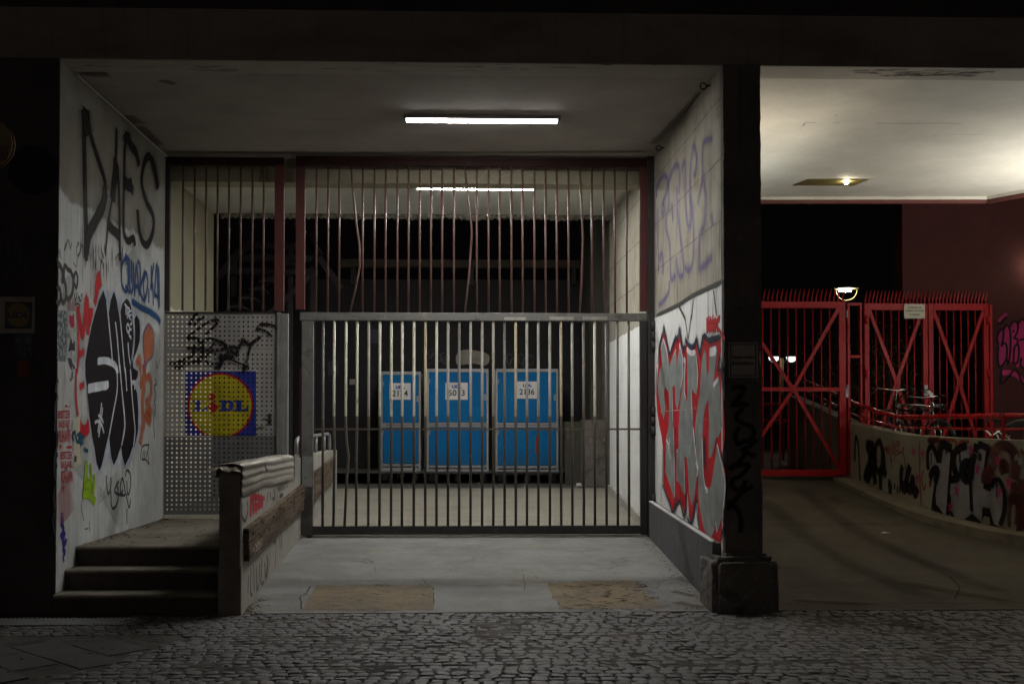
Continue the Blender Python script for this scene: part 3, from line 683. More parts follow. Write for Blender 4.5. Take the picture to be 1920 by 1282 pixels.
# spider webs between bars, thin threads
wb = MB()
for i in range(9, 19):
    for _ in range(2):
        a = onY(ux[i]+1, 315+random.uniform(0,26), GY-.014); b = onY(ux[i+1]-1, 313+random.uniform(0,30), GY-.014)
        c = (a+b)/2+Vector((0,0,-.012)); wb.tube([a,c,b], .0009, 4)
for i in range(7, 20):
    for _ in range(5):
        a = onY(ux[i]+random.uniform(-2,2), 313+random.random()**2*150, GY-.016); wb.box(a.x-.002,a.x+.002,a.y,a.y+.003,a.z-.004,a.z+.004)
link('cobweb', wb, M['white'], g2, kind='stuff')
# perforated door
pd = root('perforated_door', (gx(420), GY, .505), 'perforated grey steel door with a round yellow logo and black tag', 'door')
def perf(px0, px1, py0, py1, name, mm):
    x0, x1, z0, z1 = gx(px0), gx(px1), gz(py1, 410), gz(py0, 410)
    def cuts(a, b, o):
        out = [a]; k = math.ceil((a-o)/HOLE_P)
        while o+k*HOLE_P+HOLE_W/2 < b-.008:
            c = o+k*HOLE_P
            if c-HOLE_W/2 > a+.008: out += [c-HOLE_W/2, c+HOLE_W/2]
            k += 1
        return out+[b]
    xs, zs = cuts(x0, x1, HOLE_X0), cuts(z0, z1, HOLE_Z0); mb = MB(); nx = len(xs)
    for dy in (0, .002):
        for z in zs:
            for x in xs: mb.v.append((x, GY+dy, z))
    N = nx*len(zs)
    for j in range(len(zs)-1):
        for i in range(nx-1):
            a, b, c, d = j*nx+i, j*nx+i+1, (j+1)*nx+i+1, (j+1)*nx+i
            if i % 2 and j % 2: mb.f += [(a, b, b+N, a+N), (b, c, c+N, b+N), (c, d, d+N, c+N), (d, a, a+N, d+N)]
            else: mb.f += [(a, b, c, d), (a+N, d+N, c+N, b+N)]
    return link(name, mb, mm, pd)
perf(308, 519, 588, 653.2, 'upper_panel', M['perf']); perf(308, 519, 653.8, 817.2, 'logo_panel', M['perf']); perf(308, 519, 817.8, 964, 'lower_panel', M['perf_low'])
link('door_frame', rect(519.5,526,586,964,-.03,.04), M['steel'], pd, bev=.002)
link('door_frame', rect(304,308,586,964,-.02,.04), M['post'], pd, bev=.002)
link('door_frame', rect(308,519,585,588,-.01,.03), M['post'], pd)
link('door_post', rect(526.5,540,588,962,-.02,.05), M['steel'], pd, bev=.002)
link('lock_strip', rect(526,531.5,770,850,-.035,-.021), M['steel'], pd)
hd = link('handle_plate', rect(503,509,775,795,-.012,0), M['gate_dark'], pd)
link('handle', MB().tube([onY(506,787,GY-.012), onY(506,787,GY-.05), onY(493,785.5,GY-.055)], .009, 8), M['gate_dark'], hd, smooth=True)
for py in (640, 905): link('hinge', MB().tube([onY(303,py,GY-.03), onY(303,py+38,GY-.03)], .012, 8), M['steel'], pd, smooth=True)
dm = mapY(GY)
L1 = ZM(330, 680, 8.547)
# logo print
wpt = Paint(dm, .0015); wpt.poly(L1([(112,95), (1320,95), (1320,1168), (112,1168)])); wpt.build('logo_border', spray('logo_white', (.5,.49,.43), .02, holes=True), pd)
bp = Paint(dm, .0026); bp.poly(L1([(150,135), (1285,135), (1285,1168), (145,1168)])); bp.build('logo_square', spray('logo_blue', (.028,.042,.28), .02, holes=True), pd)
def circ(cx, cy, rx, ry, n=64, a0=0, a1=360): return [(cx+rx*math.cos(R(a0+(a1-a0)*i/n)), cy+ry*math.sin(R(a0+(a1-a0)*i/n))) for i in range(n+(0 if a1-a0 == 360 else 1))]
clip = lambda pts: [(x, min(y, 1167)) for x, y in pts]
rp = Paint(dm, .0048); rp.poly(L1(clip(circ(710, 690, 531, 531)))); rp.build('logo_ring', spray('logo_red', (.42,.015,.03), .02, holes=True), pd)
yp = Paint(dm, .0072); yp.poly(L1(clip(circ(712, 690, 497, 497)))); yp.build('logo_disc', spray('logo_yellow', (.44,.38,.02), .02, holes=True), pd)
lp = Paint(dm, .0096)
def slabL(dx): return [(275+dx,598), (425+dx,598), (425+dx,628), (392+dx,632), (392+dx,745), (440+dx,742), (505+dx,695), (492+dx,778), (275+dx,778), (275+dx,748), (308+dx,745), (308+dx,632), (275+dx,628)]
lp.poly(L1(slabL(0))); lp.poly(L1(slabL(660)))
lp.poly(L1([(698,598), (850,598)]+circ(840, 688, 92, 90, 18, -88, 88)+[(850,778), (698,778), (698,748), (732,745), (732,632), (698,628)]))
lp.build('logo_letters', spray('logo_letter_blue', (.03,.05,.27), .02, holes=True), pd)
cp = Paint(dm, .0118); cp.poly(L1(circ(832, 688, 32, 46, 24))); cp.build('logo_counter', spray('logo_yellow_in', (.44,.38,.02), .02, holes=True), pd)
ip = Paint(dm, .013); ip.poly(L1(circ(580, 542, 54, 54, 24))); ip.poly(L1([(592,618), (688,705), (720,682), (712,700), (690,715), (600,802), (500,700)])); ip.poly(L1(circ(572, 818, 14, 12, 10)))
ip.build('logo_mark', spray('logo_mark_red', (.42,.015,.02), .02, holes=True), pd)
K = ZM(310, 570, 8.545); tp = Paint(dm, .0165)
for pts, w_ in [([(535,155),(470,190),(390,340)],.035), ([(640,205),(530,260),(460,350)],.03), ([(860,280),(820,250),(640,320),(480,440),(340,540)],.028), ([(850,290),(780,370),(640,500)],.03), ([(350,560),(480,550),(560,600),(600,700),(580,860),(520,960)],.042), ([(560,620),(700,560),(850,590),(960,650),(980,700),(900,730),(700,740),(330,700)],.036), ([(800,610),(700,740)],.024), ([(480,640),(440,820),(360,870),(270,900),(200,940)],.034), ([(60,945),(300,950),(440,935),(540,860)],.034), ([(150,1000),(200,1025),(300,1000)],.034), ([(760,780),(680,800),(650,880),(700,950),(860,950)],.024), ([(870,800),(920,860),(900,960),(850,1040)],.036), ([(930,850),(1100,850)],.04), ([(850,850),(1010,850)],.06), ([(980,850),(1050,690),(1160,710),(1150,780),(1080,780),(1070,720)],.03), ([(1240,540),(1230,620),(1170,740),(1150,850)],.03), ([(1240,560),(1330,640),(1400,620),(1540,520)],.036), ([(1380,620),(1340,800),(1290,970)],.02), ([(960,850),(1290,990),(1340,1030)],.02), ([(1500,320),(1680,330),(1780,380),(1800,480)],.028), ([(1450,390),(1600,430),(1720,530)],.028), ([(1240,1030),(1350,1010)],.06), ([(820,1040),(880,1000)],.055), ([(395,320),(385,345)],.05)]:
    tp.stroke(K(pts), w_*1.15)
tp.build('black_tag', spray('door_tag_black', (.02,.016,.018), .5, holes=True), pd)
# steel lintel post left of grille at wall, brick like pier
link('wall_pier', MB().box(XL+.001, gx(304)-.002, GY-.05, 12.94, .505, 4.62), M['beam'], wl_)
# grey bar gate
g3 = root('grey_bar_gate', (gx(890), GY, rampz(GY)), 'wide worn grey steel bar gate closing the driveway', 'gate')
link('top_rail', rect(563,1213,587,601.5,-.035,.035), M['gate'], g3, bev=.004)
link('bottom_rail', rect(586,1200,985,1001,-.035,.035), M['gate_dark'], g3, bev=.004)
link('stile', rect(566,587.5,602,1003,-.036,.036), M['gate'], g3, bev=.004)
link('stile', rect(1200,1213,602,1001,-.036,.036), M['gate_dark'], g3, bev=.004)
link('lock_plate', rect(562,570,690,870,-.02,.04), M['redbrown'], g3)
link('cover_plate', rect(567,586,855,912,-.042,-.0365), M['steel'], g3, bev=.002)
lx = [605.5,627,648.5,669.5,691,712,733.5,754,776,797.5,818.5,840,861,882.3,904,925,946,967,988,1009.4,1031,1052,1073,1094.4,1115.3,1137,1158,1179]
lm = ['darkbar','cream','cream','cream','greybar','cream','cream','cream','cream','yellow','cream','greybar','darkbar','greybar','greybar','greybar','darkbar','yellow','greybar','greybar','greybar','yellow','greybar','darkbar','cream','darkbar','darkbar','darkbar']
bars(g3, lx, 600, 986, [M[k] for k in lm], bent={1: [(627,600), (626,780), (627.5,850), (625,986)], 2: [(649,600), (648,790), (650,830), (653.5,855), (650,900), (646,986)], 3: [(670,600), (669,800), (668,860), (668,986)]}, r=.0155)
link('cross_rod', rect(587,1200,802.5,806,-.012,.006), M['darkbar'], g3)
link('drop_bolt', MB().tube([onY(580,1000,GY), onY(580,1009,GY)], .03, 10), M['gate_dark'], g3)
g = link('hinge_post', rect(1213.5,1228,295,1005,-.06,.09), M['post'], g3, bev=.003)
for py in (602, 762, 925):
    for k in range(3):
        a = onY(1225.5, py+k*19, GY-.085); b = onY(1225.5, py+k*19+17, GY-.085)
        link('hinge_knuckle', MB().tube([a, b], .026, 10), M['post'], g, smooth=True)
link('red_mark', rect(1003.8,1006.8,818,850,-.0165,-.0145), M['redmark'], g3)
link('paint_scrape', rect(945,986,595,601,-.0362,-.0352), M['lowwall'], g3)
link('paint_scrape', rect(1030,1075,594,600,-.0362,-.0352), M['lowwall'], g3)
link('paint_scrape', rect(1092,1138,594,600,-.0362,-.0352), M['lowwall'], g3)
# threshold strip below gate
link('threshold', MB().box(-1.79, 2.15, 12.86, 13.02, rampz(12.9)-.03, rampz(12.9)+.008), M['step'], drive)
# ================================================================== FLUORESCENT BATTENS
tube_m = emitter('tube_glow', (1.0,.97,.93), TUBE)
tube_m2 = emitter('inner_tube_glow', (1.0,.985,.95), TUBE*1.4)
def batten(y, x0, x1, label, tube_m=tube_m):
    r_ = root('tube_light', ((x0+x1)/2, y, ZC), label, 'lamp', 'ceiling tube lights')
    link('housing', MB().box(x0, x1, y-.075, y+.075, ZC-.022, ZC+.008), M['white'], r_, bev=.003)
    link('diffuser', MB().box(x0+.035, x1-.035, y-.055, y+.055, ZC-.036, ZC-.0225), tube_m, r_)
    for ya in (y-.075, y+.061): link('side_lip', MB().box(x0, x1, ya, ya+.014, ZC-.030, ZC-.0225), M['white'], r_)
    for x in (x0, x1-.034): link('end_cap', MB().box(x, x+.034, y-.06, y+.06, ZC-.038, ZC-.0225), M['alu'], r_)
batten(11.14, -.567, 1.005, 'lit tube light on the ceiling in front of the barred gate')
batten(14.36, -.58, .992, 'lit tube light seen through the red bars behind the gate', tube_m2)
for py, px in ((162,1322), (278,1235)):
    q = onZ(px, py, ZC-.05); q.x = XR-.06
    rg = root('ring_hook', q, 'small dark ring hook under the ceiling near the %s' % ('pillar' if px > 1300 else 'gate post'), 'hook', 'ring hooks along the partition')
    link('ring', MB().torus(q, .028, .007, (0,1,0), 18, 6), M['gate_dark'], rg, smooth=True)
    link('stem', MB().tube([q+Vector((.03,0,.0)), q+Vector((.063,0,.01))], .01, 6), M['gate_dark'], rg)
# ================================================================== GRAFFITI, LEFT WALL
mL = mapX(XL, 1)
A_ = ZM(100, 180, 4.005); B_ = ZM(100, 480, 5.829); C_ = ZM(100, 690, 5.829); D_ = ZM(95, 900, 5.698)
p = Paint(mL)
for pts, w_ in [([(236,85),(230,250),(232,500),(238,800),(245,1060),(242,1240)],.11), ([(236,100),(245,200),(258,300)],.2), ([(240,120),(280,300),(335,480),(380,620),(392,720)],.09), ([(392,700),(370,820),(320,930),(265,1040),(245,1180)],.14),
    ([(475,240),(470,400),(462,560)],.07), ([(470,480),(460,600),(448,700),(442,790)],.15), ([(450,740),(430,830),(405,1000),(388,1200)],.04), ([(478,520),(490,700),(495,900),(497,1100),(500,1240)],.07), ([(400,950),(440,1000),(497,1050)],.11),
    ([(548,270),(535,400),(530,600),(525,800),(524,950),(530,1040),(560,1090),(600,1070),(612,1130)],.08), ([(545,280),(550,330)],.2), ([(545,290),(580,370),(620,430),(642,530)],.11), ([(530,640),(560,670),(592,660)],.13), ([(592,660),(588,740)],.09),
    ([(785,700),(770,600),(745,500),(715,455),(685,490),(665,580),(665,680),(700,800),(740,880),(752,960),(735,1060),(700,1120),(660,1080),(640,980),(630,850)],.09), ([(785,700),(760,560),(735,480)],.13)]:
    p.stroke(A_(pts), w_)
p.fog((.05,.045,.045), wl_)
p.build('tag_letters', spray('spray_black', (.022,.018,.02), .55), wl_, label='tall black sprayed letters DAES')
p = Paint(mL)     # drips
for _ in range(46):
    x = random.choice([330,345,420,440,500,540,560,600,640,720,735])+random.uniform(-22,22); y = random.uniform(-160,60); h = random.uniform(60,300)
    p.stroke(B_([(x,y),(x+random.uniform(-3,3),y+h)]), random.uniform(.012,.03), taper=1)
p.build('paint_drips', spray('spray_drip', (.1,.1,.1), .8, dens=.55), wl_)
p = Paint(mL)
for pts, w_ in [([(30,480),(50,520),(75,470),(72,380),(50,340),(35,370)],.05), ([(45,120),(60,95),(95,170),(98,290)],.06), ([(85,290),(110,260),(135,350),(130,470),(100,510),(82,440),(80,400)],.05), ([(110,250),(120,110),(160,150),(190,170),(215,260),(205,400),(165,475),(140,440)],.05), ([(215,260),(240,180),(265,240),(250,345),(222,290)],.04)]:
    p.stroke(B_(pts), w_)
p.build('loop_tag', spray('spray_grey', (.07,.07,.07), .6, dens=.85), wl_, label='grey looping tag at the wall edge')
p = Paint(mL)
for pts in ([(225,400),(240,480),(260,390)],[(240,470),(235,560)],[(262,470),(275,440),(285,500)],[(290,430),(285,490),(305,480)],[(300,440),(312,410),(310,480)],[(240,530),(270,520),(290,550)]): p.stroke(B_(pts), .016)
for pts in ([(1110,110),(1125,170),(1100,200),(1118,300),(1100,380),(1112,430),(1095,560),(1105,780)],[(950,1000),(965,870),(1000,840),(1048,838)],[(1045,825),(1030,930),(1045,1060)],[(970,1000),(985,900)],[(990,1000),(1000,890)],[(1010,985),(1025,900)],[(960,1000),(1010,1000),(1045,1060)]): p.stroke(C_(pts), .022)
for pts in ([(590,-60),(600,100),(620,140),(640,60),(640,-40)],[(640,100),(645,260),(670,300),(710,240),(720,130),(700,20)],[(730,0),(680,120),(780,160),(792,110),(765,-20),(742,60),(750,140),(775,100)],[(812,0),(815,120),(830,150),(850,60),(848,-60),(815,-110),(795,-40)],[(800,130),(835,290),(852,200)],[(812,290),(812,480)]): p.stroke(D_(pts), .03)
for pts in ([(340,200),(325,300),(355,440)],[(410,430),(415,560)],[(360,520),(405,515)]): p.stroke(D_(pts), .012)
p.build('thin_tags', spray('spray_thin', (.05,.05,.055), .5, dens=.85), wl_)
p = Paint(mL)
for pts in ([(50,120),(30,190),(20,270)],[(45,290),(18,430),(20,560),(8,700)],[(22,710),(45,720),(35,860),(15,960),(25,1040)],[(10,1010),(40,1085)],[(48,940),(10,1010),(20,1240)]): p.stroke(C_(pts), .04)
for pts in ([(45,60),(30,180),(45,320)],[(45,330),(22,440),(40,540),(48,650)]): p.stroke(D_(pts), .035)
p.build('edge_tag', spray('spray_edge', (.03,.03,.035), .5), wl_, label='narrow black tag at the front edge of the wall')
p = Paint(mL)
for pts in ([(790,20),(748,100),(745,300),(790,390),(815,300),(812,100),(790,20)],[(782,320),(835,410)],[(830,60),(830,300),(850,400),(872,300),(872,60)],[(852,30),(852,300)],[(882,450),(905,100),(935,450)],[(888,340),(935,330)],[(945,430),(945,120),(915,60)],[(1000,160),(950,340),(960,440),(1000,500)],[(1012,165),(982,300),(1000,470),(1030,300),(1012,165)],[(1040,520),(1042,350)],[(1058,370),(1080,300),(1090,550)],[(1062,360),(1090,120),(1095,100)],[(1100,470),(1130,80),(1145,600)],[(1105,420),(1150,460)],[(1150,100),(1158,580)],[(780,-20),(840,60)],[(1070,100),(1070,330)]): p.stroke(B_(pts), .042)
p.stroke(B_([(850,490),(950,560),(1050,610),(1130,670),(1170,730)]), .07)
p.fog((.06,.12,.25), wl_, 2.2, .3)
p.build('scribble_tag', spray('spray_blue', (.022,.07,.19), .75, dens=.9), wl_, label='blue scribbled tag with an underline')
p = Paint(mL)
p.poly(B_([(1040,742),(1080,800),(1095,900),(1092,1000),(1075,1090),(1020,1160),(1000,1250),(985,1100),(976,950),(995,830)]), smooth=True)
for pts, w_ in (([(1005,1150),(990,1280)],.12), ([(900,1180),(940,1120),(940,1280)],.12)): p.stroke(B_(pts), w_)
for pts, w_ in (([(930,20),(960,150),(940,200)],.1), ([(988,-40),(985,200),(972,350),(976,500),(985,600),(962,700),(945,840)],.14), ([(1000,120),(1045,95),(1070,200),(1050,340),(1000,380)],.09), ([(1062,400),(1040,470),(1008,500),(1050,580),(1065,430)],.12)): p.stroke(C_(pts), w_)
p.build('orange_piece', spray('spray_orange', (.52,.12,.03), .95, dens=.62), wl_, label='orange bubble shapes')
p = Paint(mL); p.stroke(B_([(1035,735),(985,850),(978,960),(990,1120),(1000,1220),(1030,1150),(1085,1080),(1098,930),(1085,810),(1035,735)]), .03); p.build('orange_outline', spray('spray_violet', (.13,.10,.2), .6, dens=.8), wl_)
p = Paint(mL)
for pts, w_ in (([(520,230),(490,280),(478,380),(475,470),(458,560)],.15), ([(262,545),(285,700),(315,870),(340,700),(362,465),(372,680),(378,870)],.09), ([(378,740),(400,650),(432,655)],.13), ([(262,555),(268,800),(272,1080),(255,1280)],.035), ([(275,1085),(340,1038)],.06)): p.stroke(B_(pts), w_)
for pts, w_ in (([(250,0),(243,150),(245,350),(266,530)],.04), ([(268,575),(290,650),(330,690),(370,660),(392,590)],.11), ([(280,210),(338,178)],.06)): p.stroke(C_(pts), w_)
p.fog((.5,.12,.1), wl_, 2.0, .3)
p.build('red_letters', spray('spray_red', (.5,.028,.035), .4), wl_, label='red letters beside the black piece')
p = Paint(mL)
for pts, w_ in (([(120,60),(150,250),(170,420)],.35), ([(110,70),(140,60)],.1)): p.stroke(D_(pts), w_)
for pts, w_ in (([(170,500),(180,600)],.1), ([(215,450),(215,600)],.06)): p.stroke(B_(pts), w_)
p.build('pink_haze', spray('spray_pinkhaze', (.45,.16,.17), 1.0, dens=.38), wl_)
p = Paint(mL)
p.poly(B_([(540,318),(562,350),(575,372),(600,362),(614,430),(640,345),(662,333),(692,420),(714,418),(736,470),(762,425),(800,408),(838,450),(862,545),(878,612),(910,608),(945,690),(972,800),(968,900),(940,1030),(902,1130),(882,1190),(935,1240)])+C_([(948,60),(942,150),(918,190),(945,300),(955,500),(948,700),(915,890),(888,918),(862,960),(828,1100),(800,1104),(762,1085),(735,1000),(700,1110),(650,1105),(622,1010),(602,970),(545,1160),(490,1165),(465,1110),(438,930),(408,750),(383,550),(358,300),(332,150)])+B_([(328,1200),(345,1060),(380,900),(420,700),(470,520),(500,370)]))
p.build('bubble_outline', spray('spray_paleblue', (.42,.47,.54), .35), wl_)
p = Paint(mL, .0045)
p.poly(B_([(542,372),(572,480),(590,690),(612,900),(636,1160),(690,1215)])+C_([(692,60),(688,250),(655,440),(612,660),(595,745),(560,900),(525,1060),(498,1122),(468,1040),(445,880),(418,740),(395,560),(368,300),(360,180),(345,80)])+B_([(345,1160),(370,1000),(405,800),(445,640),(495,480)]))
p.poly(B_([(658,380),(686,480),(718,680),(742,900),(778,1210)])+C_([(768,0),(742,0)])[:0]+C_([(740,250),(765,500),(768,650),(735,850),(690,990),(655,1062),(630,980),(605,770),(660,440),(690,250),(692,60)])+B_([(680,1215),(640,1165),(615,880),(598,640),(622,480)]))
p.poly(B_([(795,462),(822,490),(842,540),(862,680),(872,880),(858,1040),(832,1190)])+C_([(838,0),(855,300),(875,550),(885,680),(866,850),(830,960),(778,1066),(748,960),(735,860),(770,690),(765,500),(740,250),(728,60)])+B_([(775,1210),(745,940),(722,640),(748,520)]))
p.poly(B_([(905,645),(935,700),(945,820),(938,930),(905,1040),(862,1150),(868,1220),(920,1260)])+C_([(918,70),(902,125),(858,150)])+B_([(838,1210),(862,1050),(880,850),(872,700)]))
p.poly(C_([(888,190),(912,280),(926,480),(918,700),(880,866),(866,860),(885,700),(875,550),(856,300),(850,180)]))
p.build('bubble_letters', spray('spray_deepblack', (.014,.012,.014), .15), wl_, label='big black bubble letters with pale outline')
p = Paint(mL, .0075)
wpal = .034
for pts in ([(575,500),(592,650),(615,900),(640,1175)], [(668,712),(690,900),(720,1285)], [(718,600),(742,900),(775,1280)], [(808,938),(815,1060),(832,1180)], [(855,1150),(878,900),(872,720),(862,640)]): p.stroke(B_(pts), wpal)
for pts, w_ in (([(690,60),(688,250),(655,440),(600,740)],wpal), ([(715,-60),(742,260),(768,520),(770,670),(735,850)],wpal), ([(775,-10),(785,120),(795,255)],wpal), ([(833,0),(852,300),(875,560),(885,690),(868,860)],wpal), ([(520,370),(498,560),(476,710)],wpal*.9), ([(532,420),(505,620),(485,760)],wpal*.8), ([(442,595),(470,580),(500,590),(525,640),(545,712)],wpal), ([(480,512),(515,540),(540,605)],wpal*.8), ([(850,160),(878,150),(882,240)],wpal)): p.stroke(C_(pts), w_)
p.stroke(B_([(470,1150),(560,1142),(640,1172),(680,1220),(692,1290)]), .075); p.stroke(C_([(365,225),(450,208),(600,182)]), .09)
for pts in ([(768,520),(800,560)],[(783,540),(785,650)],[(800,690),(798,570),(828,590),(805,630),(838,700)],[(848,600),(822,605),(820,650),(848,640)],[(850,680),(850,740),(830,740)],[(805,735),(792,780),(808,835),(828,790),(805,735)],[(848,800),(820,810),(822,870),(842,885)],[(838,890),(842,912)]): p.stroke(B_(pts), .026)
p.build('bubble_highlights', spray('spray_white', (.6,.64,.7), .3), wl_)
p = Paint(mL, .006)
for pts, w_ in (([(350,1000),(350,1280)],.07), ([(400,1030),(405,1280)],.05), ([(440,1150),(445,1280)],.06), ([(370,1200),(380,1290)],.12)): p.stroke(C_(pts), w_)
for pts, w_ in (([(372,-40),(362,90),(400,50),(432,110)],.1), ([(335,155),(380,140),(420,160),(470,245)],.09), ([(410,40),(405,220)],.03), ([(450,0),(455,150)],.03), ([(440,120),(470,60)],.05)): p.stroke(D_(pts), w_)
p.build('green_tag', spray('spray_green', (.28,.46,.02), .5), wl_, label='bright green tag low on the wall')
p = Paint(mL)
for pts, w_ in (([(120,340),(115,450),(135,520),(115,600)],.05), ([(105,500),(130,440),(125,400)],.035), ([(100,570),(130,620),(150,545),(120,680)],.05), ([(120,700),(165,640),(130,740),(160,765)],.045), ([(155,780),(130,820),(142,870)],.03)): p.stroke(D_(pts), w_)
p.build('violet_tag', spray('spray_violetblue', (.045,.035,.25), .5), wl_, label='violet blue tag near the stairs')
p = Paint(mL)
for k, (y0, dx) in enumerate(((0,0),(575,28))):
    q = lambda a, b, c, d: ZM(100, 750, 7.54)([(a+dx,c+y0), (b+dx,c+y0-8), (b+dx,d+y0-8), (a+dx,d+y0)])
    p.text('BESITZER', q(66,234,150,262), .02); p.text('RAUS AUS', q(76,226,285,395), .02); p.text('RUHAWN', q(80,240,425,605), .02)
    p.poly(ZM(100,750,7.54)([(160+dx,60+y0),(240+dx,98+y0),(158+dx,98+y0)])) if k == 0 else p.poly(ZM(100,750,7.54)([(182,650),(255,640),(255,678),(182,680)]))
p.poly(ZM(100,750,7.54)([(70,635),(118,630),(95,705)]))
p.poly(ZM(100,750,7.54)([(105,1220),(160,1212),(155,1250),(108,1270)]))
p.build('stencil_text', spray('stencil_red', (.5,.035,.035), .3, dens=.95), wl_, label='red stencilled German slogan')
# posters and torn stickers
def quad_paper(q, name, m, parent, z=.001, **pr):
    v = [mL(*c)[0] for c in q]; mb = MB(); mb.hexa([a+Vector((z,0,0)) for a in v], [a+Vector((z+.0012,0,0)) for a in v]); return link(name, mb, m, parent, **pr)
mp1 = mat('poster_dark', (.06,.075,.09), .7, layers=[('n', 26, .5, .54, (.36,.4,.42), .9), ('n', 60, .55, .58, (.05,.06,.08), .8)])
mp2 = mat('poster_pale', (.42,.43,.42), .7, layers=[('n', 14, .56, .6, (.1,.1,.1), .8)])
quad_paper(B_([(45,590),(152,602),(138,1155),(38,1150)]), 'poster', mp1, wl_, label='dark narrow poster of a drawn figure')
q2 = quad_paper(B_([(155,602),(240,606),(236,1085),(152,1088)]), 'poster', mp2, wl_, label='pale poster with a red splash')
p = Paint(mL, .004)
p.poly(B_([(170,640),(200,655),(225,625),(222,700),(228,760),(205,790),(185,780),(168,720)])); p.build('red_splash', spray('poster_red', (.38,.03,.05), .3), q2)
p = Paint(mL, .004)
p.poly(B_([(158,1045),(172,960),(185,880),(205,960),(228,930),(232,1040),(200,1030)])); p.poly(B_([(150,1110),(190,1115),(205,1160),(195,1250),(170,1200)])); p.stroke(B_([(185,1160),(230,1225)]), .03); p.build('drawing', spray('poster_ink', (.05,.05,.055), .5), q2)
quad_paper(C_([(216,545),(292,533),(262,640),(240,690),(262,700),(240,900),(296,930),(300,1020)])[:0]+C_([(216,548),(292,533),(285,800),(222,800)]), 'torn_sticker', M['plate'], wl_, .0012)
s2 = quad_paper(C_([(222,805),(284,805),(306,1050),(220,1100)]), 'torn_sticker', M['plate'], wl_, .0012)
p = Paint(mL, .005); p.poly(C_([(225,955),(250,960),(248,1025),(222,1020)])); p.build('print', spray('sticker_green', (.06,.12,.05), .2), s2)
p = Paint(mL, .005)
for pts in ([(240,690),(205,720),(215,800)],[(225,700),(260,830)],[(250,720),(335,760)],[(270,700),(300,740)],[(280,740),(260,830)],[(320,740),(275,800),(325,820)],[(300,790),(290,850)],[(325,880),(375,908)]): p.stroke(C_(pts), .035)
p.build('teal_tag', spray('spray_teal', (.02,.09,.14), .5), wl_, label='small dark teal tag over the torn sticker')

rn = random.Random(31)
p = Paint(mL, .0014)
for _ in range(26):
    x = rn.uniform(112,296); y = rn.uniform(430,930)
    if 165 < x < 270 and 540 < y < 880: continue
    a = rn.uniform(.02,.12); pts = [(x,y)]
    for k in range(rn.randrange(3,7)): pts.append((pts[-1][0]+rn.uniform(-5,7), pts[-1][1]+rn.uniform(-22,22)))
    p.stroke(pts, rn.uniform(.012,.03))
p.build('faded_scribbles', spray('faded_grey', (.14,.14,.15), .9, dens=.5), wl_)
p = Paint(mL, .0006)
for x, y, h, w_ in ((140,620,120,.5), (285,700,160,.45), (205,930,60,.6), (150,850,90,.4), (245,500,60,.5), (128,560,90,.4)): p.stroke([(x,y-h/2),(x+3,y),(x-2,y+h/2)], w_)
p.build('buffed_patches', spray('buff_grey', (.42,.44,.43), 1.0, dens=.3), wl_)
p = Paint(mL, .0016)
for _ in range(40):
    x = rn.uniform(110,300); y = rn.uniform(380,900); h = rn.uniform(15,70); p.stroke([(x,y),(x+.3,y+h)], rn.uniform(.006,.014), taper=1)
p.build('thin_drips', spray('thin_drip', (.12,.12,.12), .6, dens=.45), wl_)

# ================================================================== GRAFFITI, RIGHT WALL
mR = mapX(XR, -1)
E_ = ZM(1222, 600, 6.407); F_ = ZM(1222, 800, 5.127); H_ = ZM(1220, 260, 3.77)
p = Paint(mR, .002)
p.poly(E_([(82,540),(100,380),(128,240),(150,120),(182,260),(225,430),(262,320),(300,200),(320,250),(342,115),(365,250),(385,355),(410,365),(418,240),(450,300),(495,322),(545,220),(570,350),(598,405),(620,260),(640,185),(665,200),(690,245),(780,222),(845,190),(838,350),(805,590),(835,590),(850,850),(872,1100),(878,1290)])+F_([(712,-60)])[:0]+F_([(705,60),(700,150),(682,260),(692,330),(712,450),(718,560),(702,700),(692,860),(702,950),(672,1100),(642,1165),(625,1235),(530,1240),(495,1110),(470,1010),(450,850),(442,700),(402,870),(378,920),(360,850),(345,620),(330,790),(312,820),(275,700),(235,750),(208,815),(182,740),(130,600),(115,560),(110,200),(98,100),(78,0)])+E_([(68,1100),(58,900),(72,700)]))
p.build('mural_red', spray('mural_red', (.52,.022,.028), .12), wr, label='red fill of the big lettering')
p = Paint(mR, .0045)
p.poly(E_([(150,215),(120,330),(118,480),(128,545),(98,600),(80,750),(80,880),(108,1020),(128,1130),(150,1205),(172,1050),(155,900),(162,800),(200,850),(213,900),(210,1285)])+F_([(142,110),(135,430),(220,690),(230,600),(218,100)])+E_([(262,1270),(258,1000),(255,800),(285,788),(290,1000),(315,1075),(340,950),(360,800),(385,650),(380,450),(345,270),(322,430),(303,555),(298,350),(255,440),(218,555),(188,370)]))
p.poly(E_([(430,345),(480,395),(540,375),(552,520),(567,650),(560,780),(545,895),(515,872),(492,830),(492,1050),(503,1280)])+F_([(430,240),(455,395),(440,480),(410,700),(385,762),(362,620),(352,400),(340,292),(320,290),(328,662),(300,620),(262,525),(243,522),(240,230),(262,200),(262,60)])+E_([(332,1260),(338,1100),(352,950),(378,760),(397,560),(385,445),(413,480),(405,700),(403,870),(430,985),(436,800),(432,500)]))
p.poly(E_([(640,350),(605,500),(592,700),(585,880),(562,1000),(540,1150),(528,1280)])+F_([(420,60),(432,200),(456,400),(450,600),(460,750),(500,950),(530,1040),(565,1082),(600,1010),(618,912),(637,1015),(682,850),(702,650),(714,540),(692,400),(662,270),(635,160),(602,400),(577,560),(545,612),(515,550),(500,400),(492,100)])+E_([(622,1270),(630,1150),(655,1030),(688,940),(694,1280)])+F_([(553,300),(575,292),(600,220),(625,98),(645,102),(672,30)])+E_([(852,1270),(836,1000),(820,700),(746,795),(765,600),(790,420),(797,345),(700,370),(692,600),(680,680),(668,600),(660,400)]))
